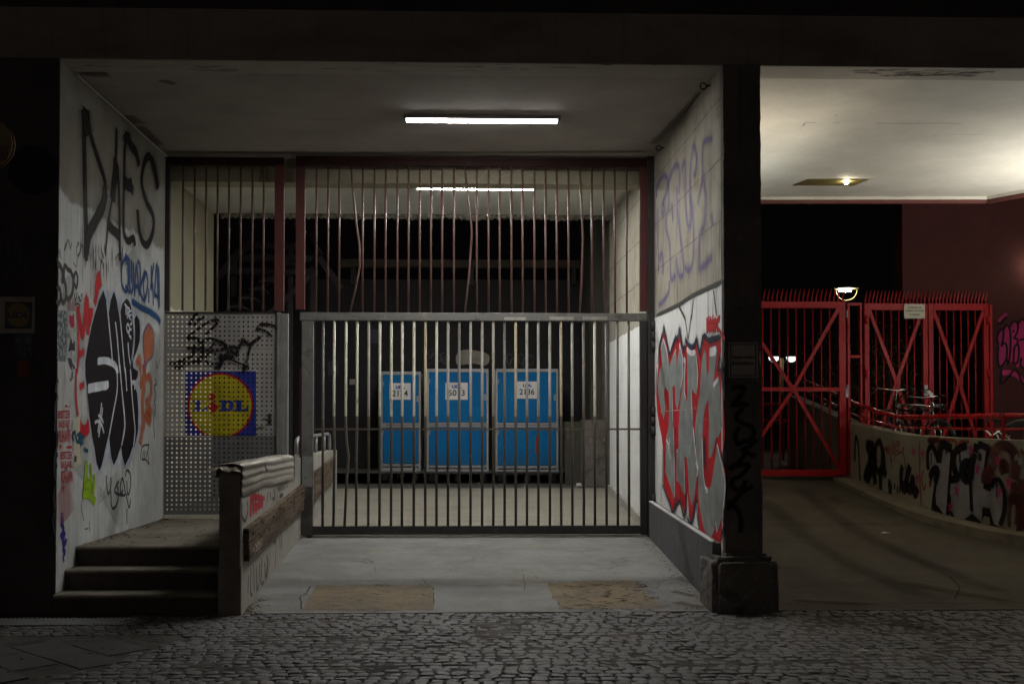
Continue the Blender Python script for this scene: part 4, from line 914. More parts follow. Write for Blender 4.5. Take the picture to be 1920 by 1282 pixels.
p.build('mural_silver', spray('mural_silver', (.27,.29,.28), .1, rough=.55, metal=.1), wr, label='silver fill of the big lettering')
p = Paint(mR, .0075)
for pts in ([(120,400),(130,300),(150,225),(190,370),(218,558)],[(255,465),(298,352),(303,552)],[(345,270),(380,450),(384,640),(345,900)],[(95,560),(128,690)],[(155,850),(175,1040)],[(255,800),(258,1000),(262,1280)],[(385,450),(412,490),(403,700),(402,870),(428,985)],[(540,380),(552,520),(565,650),(548,880)],[(478,700),(490,1000),(503,1280)],[(640,355),(615,430)]): p.stroke(E_(pts), .028, smooth=False)
for pts, w_ in (([(430,345),(480,398),(535,388)],.06), ([(700,385),(790,370)],.09), ([(745,790),(815,702)],.05), ([(345,275),(350,350)],.05), ([(395,465),(412,500)],.06)): p.stroke(E_(pts), w_)
for pts in ([(215,0),(222,300),(228,700)],[(318,290),(325,660)],[(405,0),(430,240),(450,390),(440,480)],[(492,100),(500,400),(520,570),(545,612)],[(635,160),(660,270),(712,530),(695,800)],[(145,120),(175,190),(185,320)],[(182,90),(160,270)],[(248,215),(255,240)],[(620,910),(637,1015)]): p.stroke(F_(pts), .03)
p.stroke(F_([(530,600),(545,615)]), .06); p.stroke(F_([(430,330),(455,410)]), .06)
p.build('mural_highlights', spray('mural_white', (.72,.72,.74), .3), wr)
p = Paint(mR, .0085)
for pts, w_ in (([(80,540),(92,400),(105,290),(135,170),(152,80),(185,250),(225,420),(262,300),(302,195),(316,240),(342,95),(370,300),(398,358),(410,300),(415,230),(450,300),(495,325),(525,290),(545,215),(565,330),(590,410),(605,300),(620,210),(645,180),(665,210),(690,240),(780,220),(850,190)],.05), ([(152,70),(152,150)],.07), ([(342,85),(342,160)],.07), ([(380,350),(405,360)],.08), ([(575,390),(595,410)],.08), ([(700,235),(780,215)],.09), ([(840,380),(800,600),(842,585),(865,850)],.035), ([(800,590),(840,590)],.08), ([(70,560),(62,760),(58,900)],.03), ([(838,440),(862,640),(880,860)],.03)): p.stroke(E_(pts), w_, smooth=False)
for pts, w_ in (([(112,200),(112,560),(180,740),(210,830),(232,765),(275,702),(315,860),(335,790),(340,600)],.04), ([(345,860),(378,935),(402,880),(432,680),(448,880),(470,1010)],.04), ([(355,930),(385,925)],.09), ([(690,860),(700,950),(668,1090)],.035), ([(240,740),(225,775)],.07), ([(312,800),(315,860)],.07), ([(690,240),(680,280),(700,360)],.05), ([(517,80),(512,250),(525,430)],.05), ([(100,540),(100,720)],.05), ([(235,0),(235,80)],.05), ([(425,60),(430,200)],.03)): p.stroke(F_(pts), w_, smooth=False)
p.fog((.1,.1,.12), wr, 2.2, .3)
p.build('mural_outline', spray('mural_navy', (.03,.04,.06), .5), wr)
p = Paint(mR, .003)
p.stroke(E_([(398,-60),(425,120),(440,230)]), .03); p.stroke(E_([(478,-60),(455,120),(442,230)]), .03)
p.stroke(H_([(200,1180),(240,1260),(250,1290)]), .04); p.stroke(H_([(305,1110),(290,1280)]), .035); p.stroke(H_([(445,1060),(470,1260)]), .04)
p.stroke(H_([(40,1250),(200,1175),(300,1110),(515,1010)]), .05)
p.build('dark_lines', spray('line_dark', (.07,.07,.065), .75, dens=.9), wr)
p = Paint(mR, .004)
for pts, w_ in (([(670,-40),(672,170)],.12), ([(690,-60),(700,170)],.07), ([(712,-50),(720,150)],.1), ([(740,-70),(742,160)],.08), ([(765,-40),(770,160)],.1), ([(800,150),(790,20),(825,-40)],.09), ([(790,80),(885,230)],.06), ([(670,30),(820,10)],.08), ([(675,90),(780,90)],.14)): p.stroke(E_(pts), w_*.55)
p.build('red_tag', spray('tag_red', (.55,.03,.035), .5), wr, label='small red scratched tag above the lettering')
p = Paint(mR, .003)
for pts in ([(45,420),(45,350),(70,290),(100,262),(125,300),(112,380),(82,470),(82,540),(98,500),(88,450)],[(128,300),(160,215),(190,185),(205,240),(200,400)],[(125,290),(128,450),(112,560),(112,640),(135,750),(142,960),(155,995),(180,960)],[(132,1000),(130,1080),(90,1150),(55,1180)],[(220,235),(242,160),(248,300),(252,500),(268,625),(285,560),(280,300),(288,150),(305,50),(325,130),(318,240),(300,260)],[(185,330),(190,500),(212,700),(235,920),(215,978),(190,930),(180,830)],[(240,900),(265,932),(295,890),(305,700),(288,400)],[(335,470),(345,400),(372,290),(386,400),(380,600),(352,680),(345,900),(370,905),(440,830)],[(370,290),(370,60),(400,10),(440,0)],[(50,480),(52,700),(58,960)],[(60,860),(80,810),(90,900),(85,960)],[(150,450),(160,600)],[(430,520),(440,620)]): p.stroke(H_(pts), .055)
p.fog((.2,.17,.36), wr, 2.4, .3)
p.build('purple_tag', spray('tag_purple', (.19,.16,.36), 1.0, dens=.5), wr, label='purple looping letters on the raw concrete')
rn = random.Random(41); p = Paint(mR, .0095)
for _ in range(34):
    x = rn.uniform(1236,1352); y = rn.uniform(650,960); h = rn.uniform(12,60); p.stroke([(x,y),(x+.2,y+h)], rn.uniform(.006,.012), taper=1)
p.build('thin_drips', spray('mural_drip', (.2,.08,.08), .7, dens=.45), wr)
p = Paint(mR, .0098)
for pts in ([(1234,772),(1270,769),(1322,765)], [(1240,682),(1262,675)], [(1290,666),(1300,664)], [(1325,656),(1352,646)], [(1262,828),(1308,832)]): p.stroke(pts, .010, smooth=False)
for _ in range(46):
    x = rn.uniform(1240,1352); y = rn.uniform(660,1000); p.stroke([(x,y),(x+rn.uniform(.3,1.4),y+rn.uniform(-.8,.8))], .014)
p.build('scratches', spray('mural_scratch', (.62,.6,.58), .6, dens=.7), wr)
p = Paint(mR, .003)
for _ in range(60):
    x = rn.uniform(1234,1354); y = rn.uniform(300,560); h = rn.uniform(20,120); p.stroke([(x,y),(x+.2,y+h)], rn.uniform(.008,.03), taper=1)
p.build('rust_streaks', spray('rust_streak', (.13,.10,.06), .9, dens=.4), wr)
# pillar tag and fire access sign
mP = mapY(9.405)
G_ = ZM(1340, 600, 2.207); p = Paint(mP, .012)
for pts in ([(68,285),(95,276),(122,282),(100,320),(72,352),(110,345),(140,352)],[(118,360),(88,400),(110,425),(150,440),(160,470),(140,498),(118,500),(95,512),(85,480),(100,440)],[(172,492),(140,525),(112,535),(150,555),(168,562)],[(128,545),(100,585),(60,615),(95,600),(140,598),(110,640),(75,660),(72,690),(100,702),(122,680),(125,660)],[(158,685),(110,715),(62,770),(60,785)],[(52,748),(90,780),(108,830),(104,880)]): p.stroke(G_(pts), .038)
p.build('pillar_tag', spray('pillar_black', (.012,.011,.012), .4), pl, label='black vertical tag down the pillar')
def sign_board(px0, px1, py0, py1, y, th, mm):
    a = onY(px0, py1, y); b = onY(px1, py0, y); return MB().box(a.x, b.x, y-th, y, a.z, b.z)
fs = root('fire_access_sign', onY(1393, 675, 9.4), 'framed old sign reading Feuerwehrdurchfahrt on the dark pillar', 'sign')
link('plate', sign_board(1366, 1421, 642, 708, 9.396, .006, M['signdark']), M['signdark'], fs)
sgm = MB(); a = onY(1367.5, 706.5, 9.388); b = onY(1419.5, 643, 9.388); t = .008
for bx in ((a.x+.008,b.x-.008,b.z-.016,b.z-.008), (a.x+.008,b.x-.008,a.z+.008,a.z+.016), (a.x+.008,a.x+.016,a.z+.016,b.z-.016), (b.x-.016,b.x-.008,a.z+.016,b.z-.016)): sgm.box(bx[0],bx[1],9.3865,9.3895,bx[2],bx[3])
link('border', sgm, mat('sign_border', (.1,.012,.012), .6), fs)
p = Paint(mapY(9.39), .002); U_ = ZM(1360, 630, 14.24)
p.text('Feuerwehr-', U_([(170,510),(815,510),(815,605),(170,605)]), .035); p.build('lettering', M['ink'], fs)
p = Paint(mapY(9.39), .002); p.text('durchfahrt', U_([(170,670),(765,670),(765,770),(170,770)]), .035); p.build('lettering', M['ink'], fs)
# left facade marks
mF = mapY(9.42)
p = Paint(mF)
rn = random.Random(3)
for _ in range(60):
    x = rn.uniform(5,88); y = rn.uniform(400,515); h = rn.uniform(10,40)
    p.stroke([(x,y),(x+rn.uniform(-3,3),y+h)] if rn.random() < .6 else [(x,y),(x+h*.8,y+rn.uniform(-4,4))], rn.uniform(.008,.02))
p.build('scratched_paint', spray('scratch', (.15,.14,.15), .9, dens=.5), lf)
s1 = root('square_logo_sign', onY(33, 592, 9.42), 'framed square sign with yellow disc on the dark left facade', 'sign')
link('frame', sign_board(-2, 67, 557, 625, 9.419, .02, 0), M['signdark'], s1)
link('field', sign_board(9, 60, 566, 616, 9.398, .003, 0), mat('sign_navy', (.02,.025,.05), .5), s1)
p = Paint(mapY(9.392), .001); p.poly(circ(34.5, 591, 22, 22.5, 32)); p.build('disc', mat('sign_yellow', (.2,.15,.02), .5), s1)
p = Paint(mapY(9.39), .002); p.text('LIDL', [(14,585),(56,585),(56,596),(14,596)], .04); p.build('lettering', mat('sign_letter', (.01,.015,.04), .5), s1)
s3 = root('hydrant_sign', onY(43, 650, 9.42), 'small dark blue utility sign below the square logo sign', 'sign')
link('plate', sign_board(26, 62, 628, 672, 9.418, .006, 0), mat('utility_blue', (.025,.03,.055), .5), s3)
p = Paint(mapY(9.41), .002); p.text('AS 108', [(29,634),(57,634),(57,645),(29,645)], .0); p.text('T 7,8', [(34,649),(57,649),(57,657),(34,657)]); p.text('12', [(38,661),(48,661),(48,669),(38,669)]); p.build('lettering', mat('utility_white', (.2,.2,.22), .5), s3)
s4 = root('orange_notice', onY(43, 692, 9.42), 'small dull orange notice low on the dark left facade', 'notice')
link('sheet', sign_board(32, 55, 675, 706, 9.419, .003, 0), mat('notice_orange', (.16,.045,.02), .7), s4)
link('backing', sign_board(56, 77, 676, 708, 9.419, .005, 0), M['black'], s4)
s5 = root('round_projecting_sign', onY(-20, 272, 8.9), 'round yellow sign with red and blue edge at the far left', 'sign')
yc = onY(-20, 272, 8.9); link('disc', MB().disc(yc, .19, (0,1,0), .06, 40), mat('round_yellow', (.16,.11,.015), .5), s5)
link('rim', MB().torus(yc, .192, .012, (0,1,0), 40, 6), mat('round_rim', (.12,.05,.04), .5), s5, smooth=True)
link('emblem', MB().box(yc.x-.12, yc.x+.16, yc.y-.04, yc.y-.031, yc.z-.13, yc.z-.01), mat('round_red', (.1,.012,.01), .5), s5)
link('bracket', MB().box(yc.x-.015, yc.x+.015, yc.y+.03, 9.42, yc.z-.02, yc.z+.02), M['gate_dark'], s5)
# graffiti on the low wall beside the ramp
mW = mapX(-1.80, 1); V_ = ZM(440, 850, 4.135); mB = mapX(-1.745, 1)
p = Paint(mW)
for pts, w_ in (([(125,320),(122,500)],.09), ([(140,310),(145,480)],.09), ([(160,305),(165,470)],.09), ([(180,300),(190,440)],.09), ([(200,310),(215,420)],.08), ([(130,330),(235,350)],.05), ([(135,420),(220,390)],.06)): p.stroke(V_(pts), w_)
p.build('red_tag', spray('low_red', (.5,.05,.07), .5, dens=.9), lw, label='red tag under the metal cover')
p = Paint(mW)
for pts in ([(60,380),(55,480),(80,520),(100,440),(95,370)],[(255,300),(250,380)],[(270,290),(280,360)],[(300,275),(310,340),(290,350)],[(105,940),(100,1090)],[(125,880),(120,1060),(135,1100)],[(145,850),(150,1080)],[(165,860),(170,1050),(185,1010)],[(190,850),(195,1020)],[(210,800),(205,1000),(225,990)],[(230,840),(240,960),(255,860),(245,780)],[(300,700),(320,690),(310,900)],[(345,640),(350,740)],[(360,620),(365,740)]): p.stroke(V_(pts), .035)
p.build('faded_tags', spray('low_grey', (.13,.13,.12), .8, dens=.7), lw)
p = Paint(mW); p.text('WORTE', V_([(330,250),(408,215),(410,262),(335,305)])); p.stroke(V_([(345,330),(375,318)]), .04)
p.build('small_lettering', spray('low_black', (.05,.05,.05), .4), lw)
p = Paint(mB, .012)
for pts in ([(140,720),(145,790)],[(148,700),(165,730),(150,760)],[(168,680),(172,750)],[(172,680),(185,710),(180,745)],[(190,650),(192,730)],[(200,640),(203,720)],[(135,730),(130,760)]): p.stroke(V_(pts), .012)
p.build('white_scrawl', spray('low_white', (.55,.53,.48), .4), lw)
# dark wall paint behind boxes built later

# ================================================================== INNER YARD
bw = root('back_yard_wall', (-.4, 19.6, .68), 'black painted yard wall behind the blue roll boxes with a pale sprayed patch', 'wall')
link('wall_face', MB().box(-3.6, 3.2, 19.6, 19.9, .5, 4.1), mat('black_wall', (.02,.018,.02), .8, layers=[('n', 2, .5, .7, (.03,.026,.024), .6)]), bw)
mK = mapY(19.6); J_ = ZM(680, 640, 4.58)
p = Paint(mK); p.poly(J_([(800,130),(830,85),(900,70),(980,80),(1060,100),(1088,130),(1080,185),(1040,205),(950,190),(850,202),(805,190)]), smooth=True)
p.build('sprayed_patch', spray('patch_beige', (.34,.32,.26), .6), bw)
p = Paint(mK)
for k, (cx, cy) in enumerate(((585,100),(610,130),(575,170),(660,140),(690,130),(700,160),(720,180),(1260,150),(1290,190),(1360,150),(1400,180),(1440,160))):
    p.stroke(J_(circ(cx, cy, 22, 30 if k < 7 else 45, 10)), .02)
p.build('chalk_loops', spray('chalk', (.15,.15,.17), .7, dens=.7), bw)
cb = onY(640, 494, 19.4); cb2 = onY(1098, 494, 19.4)
link('cross_beam', MB().box(cb.x, cb2.x, 19.35, 19.5, cb.z-.06, cb.z+.07), mat('yard_beam', (.07,.055,.045), .8, layers=[('n', 2, .5, .65, (.13,.105,.075), .6)]), bw)
for x in (cb.x+.2, 0.2, cb2.x-.2): link('bracket', MB().box(x-.04, x+.04, 19.45, 19.65, 4.0, cb.z-.06), M['gate_dark'], bw)
# dark retaining wall at the right of the yard
ry = root('yard_side_wall', (2.0, 17.6, .6), 'dark mossy low wall at the right of the yard', 'wall')
link('wall_face', MB().box(onY(1060,800,17.6).x, 3.2, 17.6, 17.9, .5, onY(1100,790,17.6).z), mat('mossy_dark', (.05,.046,.036), .9, layers=[('above', 2, 1.45, .1, (3,3,3), .3, (.05,.06,.025)), ('n', (16,16,2), .6, .66, (.2,.18,.15), .6)], bump=[(20,.5,.02)]), ry)
link('pier', MB().box(onY(1092,800,17.3).x, onY(1136,800,17.3).x, 17.2, 17.599, .5, onY(1100,788,17.3).z+.01), M['block'], ry)
uw = root('yard_side_building', (2.6, 17.2, .5), 'dark building edge right of the yard beyond the white wall', 'building')
link('wall_face', MB().box(onY(1106,600,18).x, 4.0, 17.95, 19.59, .5, 6), mat('dark_render', (.05,.045,.036), .9, layers=[('n', (10,10,1), .5, .7, (.08,.07,.05), .7)]), uw)
link('wall_return', MB().box(XR+.01, 2.52, 16.62, 17.59, .4, 6), M['block'], uw)
# steel stairs at left of the yard
ss = root('steel_stairs', (-3.0, 18.4, .6), 'dark steel fire stairs left behind the red bars', 'stairs')
dk = mat('stair_steel', (.05,.044,.044), .8, layers=[('n', 4, .5, .7, (.035,.03,.03), .7)])
SY = 18.6
def sb(a, b, w): 
    A = onY(*a, SY); Bq = onY(*b, SY); return MB().bar(A, Bq, w, .05)
for a, b, w in (((408,520),(470,452),.12), ((410,600),(545,490),.1), ((470,620),(590,510),.08), ((530,380),(600,480),.14), ((560,430),(640,540),.1)): link('stringer', sb(a, b, w), dk, ss)
for py in (458, 482, 507): link('landing_beam', MB().box(onY(428,py,SY).x, onY(585,py,SY).x, SY+.1, SY+.22, onY(500,py,SY).z-.05, onY(500,py,SY).z+.05), dk, ss)
for k in range(7):
    q = onY(415+k*19, 596-k*16, SY); link('tread', MB().box(q.x, q.x+.25, SY-.3, SY+.3, q.z, q.z+.03), dk, ss)
for px in (432, 540, 583): link('post', MB().box(onY(px,600,SY).x-.04, onY(px,600,SY).x+.04, SY+.23, SY+.3, .6, onY(px,430,SY).z), dk, ss)
# blue roll boxes
def rollbox(px0, px1, pytop, pybot, label, num, yf=18.2, side=0, extra=0):
    a = onY(px0, pybot, yf); b = onY(px1, pytop, yf); x0, x1, z0, z1 = a.x, b.x, a.z, b.z; fl = rampz(yf)
    d = .82; r_ = root('roll_box', ((x0+x1)/2, yf, fl), label, 'roll box', 'blue roll boxes standing in the yard')
    t = .035; H = z1-z0; zm = z0+H*.475; base = z0+.13
    for x in (x0, x1-t):
        for y in (yf, yf+d-t): link('corner_post', MB().box(x, x+t, y, y+t, z0+.02, z1), M['alu'], r_, bev=.003)
    for z, h in ((z1-.045,.045), (zm-.03,.035), (zm+.012,.03), (base,.04), (z0+.02,.05)):
        link('rail', MB().box(x0+t+.001, x1-t-.001, yf+.002, yf+.03, z, z+h), M['alu'], r_, bev=.003)
    link('rail', MB().box(x0+t+.001, x1-t-.001, yf+.012, yf+.03, base-.06, base-.02), M['alu'], r_, bev=.003)
    link('upper_panel', MB().box(x0+t+.002, x1-t-.002, yf+.014, yf+.034, zm+.046, z1-.05), M['blue'], r_, bev=.012)
    link('lower_panel', MB().box(x0+t+.002, x1-t-.002, yf+.014, yf+.034, base+.045, zm-.034), M['blue'], r_, bev=.012)
    for zz_ in (zm+.046+(z1-.05-zm-.046)*.5,): link('latch', MB().box(x1-t-.035, x1-t-.006, yf+.002, yf+.0135, zz_-.05, zz_+.05), M['alu'], r_, bev=.002)
    for px_ in (x0+t*.5, x1-t*.5):
        for pz_ in (z1-.09, zm+.09, zm-.1, z0+.22): link('rivet', MB().disc((px_, yf-.002, pz_), .008, (0,1,0), .006, 8), M['gate_dark'], r_)
    for hz_ in (zm-.12, z1-.2): link('hinge', MB().tube([(x0+t+.012, yf+.004, hz_-.04), (x0+t+.012, yf+.004, hz_+.04)], .009, 8), M['alu'], r_, smooth=True)
    link('side_panel', MB().box(x1-.02, x1-.004, yf+t+.002, yf+d-t-.002, base, z1-.02), M['alu'], r_)
    link('side_panel', MB().box(x0+.004, x0+.02, yf+t+.002, yf+d-t-.002, base, z1-.02), M['alu'], r_)
    link('roof_panel', MB().box(x0+.01, x1-.01, yf+.01, yf+d-.01, z1-.018, z1+.006), M['alu'], r_)
    link('floor_panel', MB().box(x0+.01, x1-.01, yf+.04, yf+d-.01, z0+.06, z0+.1), M['alu'], r_)
    for x in (x0+.03, (x0+x1)/2-.05, x1-.13):
        link('foot', MB().box(x, x+.1, yf+.02, yf+.12, fl-.01, z0+.019), M['alu'], r_, bev=.004)
        link('foot', MB().box(x, x+.1, yf+d-.14, yf+d-.04, fl-.03, z0+.019), M['alu'], r_)
    link('skid_loop', MB().tube([(x0+.02,yf-.005,z0+.02), (x0+.02,yf-.005,fl+.03), (x0+.2,yf-.005,fl+.03), (x0+.2,yf-.005,z0+.02)], .006, 6), M['alu'], r_, smooth=True)
    return r_
def sticker(r_, px0, px1, py0, py1, num, yf=18.2):
    a = onY(px0, py1, yf); b = onY(px1, py0, yf)
    s_ = link('sticker', MB().box(a.x, b.x, yf+.0105, yf+.0135, a.z, b.z), M['white'], r_)
    p = Paint(mapY(yf+.0105), .0015); w = px1-px0
    p.text(num, [(px0+w*.13,py0+13.5), (px1-w*.13,py0+13.5), (px1-w*.13,py0+25), (px0+w*.13,py0+25)], .02); p.build('number', M['ink'], s_)
    p = Paint(mapY(yf+.0105), .0015); p.text('LIDL', [(px0+w*.3,py0+4.5), (px1-w*.26,py0+4.5), (px1-w*.26,py0+10.5), (px0+w*.3,py0+10.5)], .06); p.build('small_logo', M['inkblue'], s_)
r1 = rollbox(713, 789, 697, 889, 'narrow blue roll box with sticker 2134, leftmost in the yard', '2134', 18.35); sticker(r1, 730, 770, 718, 749, '2134', 18.35)
r2 = rollbox(800, 916, 692, 892, 'wide blue roll box with sticker 5013, middle one in the yard', '5013'); sticker(r2, 835, 877, 717, 749, '5013')
r3 = rollbox(929, 1047, 692, 893, 'wide blue roll box with sticker 2136, rightmost in the yard', '2136', 18.15); sticker(r3, 969, 1007, 715, 747, '2136', 18.15)
nb = root('power_box', onY(660,716,19.55), 'tiny grey socket box on the black yard wall', 'socket')
q = onY(661,716,19.59); link('case', MB().box(q.x-.05, q.x+.05, 19.55, 19.598, q.z-.05, q.z+.05), M['signdark'], nb, bev=.006)
for k, (px, py, lab) in enumerate(((624,690,'faint dark notice left of the boxes on the black yard wall'), (702,630,'faint dark notice above the narrow blue box on the black yard wall'))):
    q = onY(px,py,19.59); nt_ = root('wall_notice', q, lab, 'notice'); link('sheet', MB().box(q.x-.09, q.x+.09, 19.59, 19.598, q.z-.12, q.z+.12), mat('notice_dark', (.05,.045,.07), .6), nt_)
# litter near the yard wall
lt = MB(); rn = random.Random(11)
for _ in range(46):
    x = rn.uniform(-1.5,2.1); y = rn.uniform(16.9,18.1); z = rampz(y)+.004; s_ = rn.uniform(.012,.035); a = rn.uniform(0,3)
    lt.sheet([(x+s_*math.cos(a+k*1.57),y+s_*math.sin(a+k*1.57),z+rn.uniform(0,.01)) for k in range(4)])
link('paper_scraps', lt, M['paper'], kind='stuff')
q = onZ(1076, 903, .62); bg_ = root('crumpled_paper', (q.x, q.y, .62), 'crumpled pale paper on the ground right of the blue boxes', 'litter')
bg_.location = (1.85, 17.35, rampz(17.35)); mb = lump(1.82, 1.89, 17.32, 17.38, rampz(17.35), rampz(17.35)+.05, 6, .03, 9); link('wad', mb, M['paper'], bg_)

# ================================================================== SIDE PASSAGE
# retaining wall follows a curve x = f(y)
CK = [(9.3,8.6), (10.6,7.45), (11.4,6.75), (12.131,6.28), (12.46,6.12), (13.2,5.92), (13.633,5.86), (15.04,5.86), (16.75,5.90), (18.2,5.98), (20.5,6.05)]
def rx(y):
    if y <= CK[0][0]: return CK[0][1]
    for i in range(len(CK)-1):
        (a, xa), (b, xb) = CK[i], CK[i+1]
        if y <= b:
            t = (y-a)/(b-a); p0 = CK[max(0,i-1)]; p3 = CK[min(len(CK)-1,i+2)]
            m1 = (xb-p0[1])/(b-p0[0])*(b-a); m2 = (p3[1]-xa)/(p3[0]-a)*(b-a)
            return (2*t**3-3*t**2+1)*xa+(t**3-2*t**2+t)*m1+(-2*t**3+3*t**2)*xb+(t**3-t**2)*m2
    return CK[-1][1]
TK = [(9,1.38), (12.2,1.39), (13.7,1.415), (14.6,1.43), (15.2,1.47), (16,1.53), (16.75,1.585), (18,1.75), (20.5,2.1)]
def lerp(T, y):
    if y <= T[0][0]: return T[0][1]
    for (a, za), (b, zb) in zip(T, T[1:]):
        if y <= b: return za+(zb-za)*(y-a)/(b-a)
    return T[-1][1]
rw = root('curved_ramp_wall', (5.9, 14, .4), 'low curved concrete wall with silver and black graffiti beside the side driveway', 'wall')
def curve_band(o0, o1, zf0, zf1, y0, y1, n=70):
    mb = MB()
    for i in range(n+1):
        y = y0+(y1-y0)*i/n; e = .01
        dx = (rx(y+e)-rx(y-e))/(2*e); nn = Vector((1, -dx)).normalized()
        for o, z in ((o0, zf0(y)), (o0, zf1(y)), (o1, zf1(y)), (o1, zf0(y))): mb.v.append((rx(y)+nn.x*o, y+nn.y*o, z))
        if i: mb.f += [((i-1)*4+k, (i-1)*4+(k+1) % 4, i*4+(k+1) % 4, i*4+k) for k in range(4)]
    mb.f += [(0,1,2,3), (n*4+3,n*4+2,n*4+1,n*4)]
    return mb
link('wall_core', curve_band(0, .2, lambda y: sidez(y)-.1, lambda y: lerp(TK, y), 9.35, 20.4), M['retain'], rw)
kb = link('kerb', curve_band(-.3, -.002, lambda y: sidez(y)-.1, lambda y: sidez(y)+.06+.05*max(0, min(1, (15-y)/3)), 9.6, 16.65), M['kerb'], kind='structure')
tm_ = MB(); n = 60
for i in range(n+1):
    y = 9.3+11.1*i/n; tm_.v += [(rx(y)+.16, y, .5), (rx(y)+.16, y, .92), (14, y, .92), (14, y, .5)]
    if i: tm_.f += [((i-1)*4+k, (i-1)*4+(k+1) % 4, i*4+(k+1) % 4, i*4+k) for k in range(4)]
link('terrace', tm_, M['yard'], kind='structure')
def mRet(px, py):
    d = ray(px, py); lo, hi = 9.6/d.y, 18.0/d.y
    for _ in range(40):
        mid = (lo+hi)/2
        if d.x*mid > rx(d.y*mid): hi = mid
        else: lo = mid
    y = d.y*lo; e = .02; dx = (rx(y+e)-rx(y-e))/(2*e)
    return Vector((rx(y), y, EYE+d.z*lo)), Vector((-1, dx, 0)).normalized()
Q_ = ZM(1590, 780, 5.826); T_ = ZM(1740, 790, 5.128)
p = Paint(mRet, .004)
for pts, w_ in (([(92,205),(80,300),(76,500)],.09), ([(92,210),(115,320),(128,560),(136,720)],.07), ([(262,265),(255,400),(250,560),(210,640),(198,720)],.26), ([(240,300),(215,400)],.28), ([(250,460),(285,600),(305,750)],.16), ([(268,270),(290,480),(310,560),(340,605),(370,540),(376,380),(350,280),(315,310),(302,420),(312,520)],.11), ([(345,270),(392,400),(405,560)],.09), ([(358,830),(360,650),(390,580),(418,660)],.14), ([(440,720),(465,760),(458,890)],.13), ([(600,540),(582,640),(592,760),(628,800),(640,700),(680,545),(650,650),(655,780),(690,800),(708,670),(720,780),(740,855),(765,770)],.13), ([(515,730),(510,800)],.05), ([(546,760),(540,840)],.05), ([(572,750),(568,845)],.05), ([(610,700),(620,770)],.2), ([(668,740),(680,790)],.2), ([(738,800),(742,850)],.2)): p.stroke(Q_(pts), w_)
p.build('black_tag', spray('ret_black', (.018,.016,.016), .6), rw, label='black sprayed tag left on the curved wall')
p = Paint(mRet, .004)
for pts in ([(380,320),(420,370),(465,420)],[(415,330),(440,370),(470,350)],[(430,340),(450,320)],[(490,270),(490,420)],[(505,280),(505,430)],[(520,290),(522,440)],[(530,320),(545,275),(568,300),(535,330)],[(530,375),(560,370)],[(535,420),(590,390),(615,440),(630,540),(622,580)],[(470,420),(480,560)],[(595,360),(615,350),(600,400)],[(460,460),(490,490)]): p.stroke(Q_(pts), .028)
for pts in ([(785,260),(790,700),(810,1000),(850,1000),(920,1060)],[(830,580),(808,680),(830,800),(855,740)],[(890,700),(900,770),(915,700)]): p.stroke(Q_(pts), .03)
for pts in ([(0,170),(80,175),(260,185),(270,260),(265,320)],[(90,220),(100,300)],[(315,260),(315,195),(400,195)],[(20,600),(25,560)]): p.stroke(T_(pts), .04)
p.build('red_lines', spray('ret_red', (.28,.05,.03), .5), rw)
p = Paint(mRet, .006)
sub = 3
p.poly(T_([(8,470),(8,300),(40,238),(75,290),(112,395),(128,270),(150,222),(235,268),(228,400),(215,560),(188,925),(75,790),(80,600),(100,490),(62,470),(20,545)]), sub=sub)
p.poly(T_([(385,238),(420,280),(412,400),(375,395),(345,440),(345,510),(375,555),(410,565),(430,880),(350,950),(208,925),(213,560),(285,545),(262,450),(250,330),(310,262)]), sub=sub)
p.poly(T_([(480,210),(580,250),(560,430),(538,600),(625,645),(690,565),(738,680),(742,820),(695,1000),(645,990),(600,830),(530,820),(520,960),(430,885),(418,500),(458,300)]), sub=sub)
p.build('silver_fill', spray('ret_silver', (.33,.31,.315), .2, rough=.5, metal=.2), rw, label='silver letters on the curved wall')
p = Paint(mRet, .010)
for q in (T_([(75,560),(105,490),(80,700),(85,790),(190,930),(190,955),(130,945),(35,880),(50,720)]), T_([(430,880),(520,965),(510,1000),(420,990),(345,950)]), T_([(530,822),(600,835),(640,985),(690,1005),(690,1065),(620,1060),(595,920),(545,905),(525,960)])): p.poly(q, sub=3)
p.poly(T_([(200,690),(225,700),(235,850),(280,960),(240,960),(215,880),(200,930)]), sub=2)
for pts, w_ in (([(8,470),(5,300),(40,235),(75,285),(112,395)],.09), ([(112,400),(128,270),(148,215),(236,268)],.12), ([(236,262),(228,400),(212,600),(188,930)],.05), ([(20,548),(62,468),(100,480),(75,600)],.12), ([(385,235),(310,258),(262,310),(252,400),(265,470),(290,545),(215,558)],.1), ([(412,400),(365,400),(338,450),(345,520),(375,560),(412,545)],.12), ([(410,420),(415,560),(428,880)],.06), ([(455,300),(430,400),(412,560)],.12), ([(480,208),(600,262)],.09), ([(478,212),(455,300)],.1), ([(582,255),(560,430),(538,600)],.05), ([(538,602),(620,640)],.1), ([(620,640),(640,570),(690,560),(730,640),(745,750),(735,880),(695,1000)],.06), ([(505,300),(505,380)],.06), ([(185,260),(183,320)],.03), ([(312,280),(315,400)],.03), ([(385,560),(372,440)],.03), ([(668,580),(668,740)],.025), ([(38,290),(38,420)],.03), ([(505,225),(505,270)],.03)): p.stroke(T_(pts), w_)
p.build('letter_outline', spray('ret_outline', (.014,.012,.014), .35), rw)
p = Paint(mRet, .012)
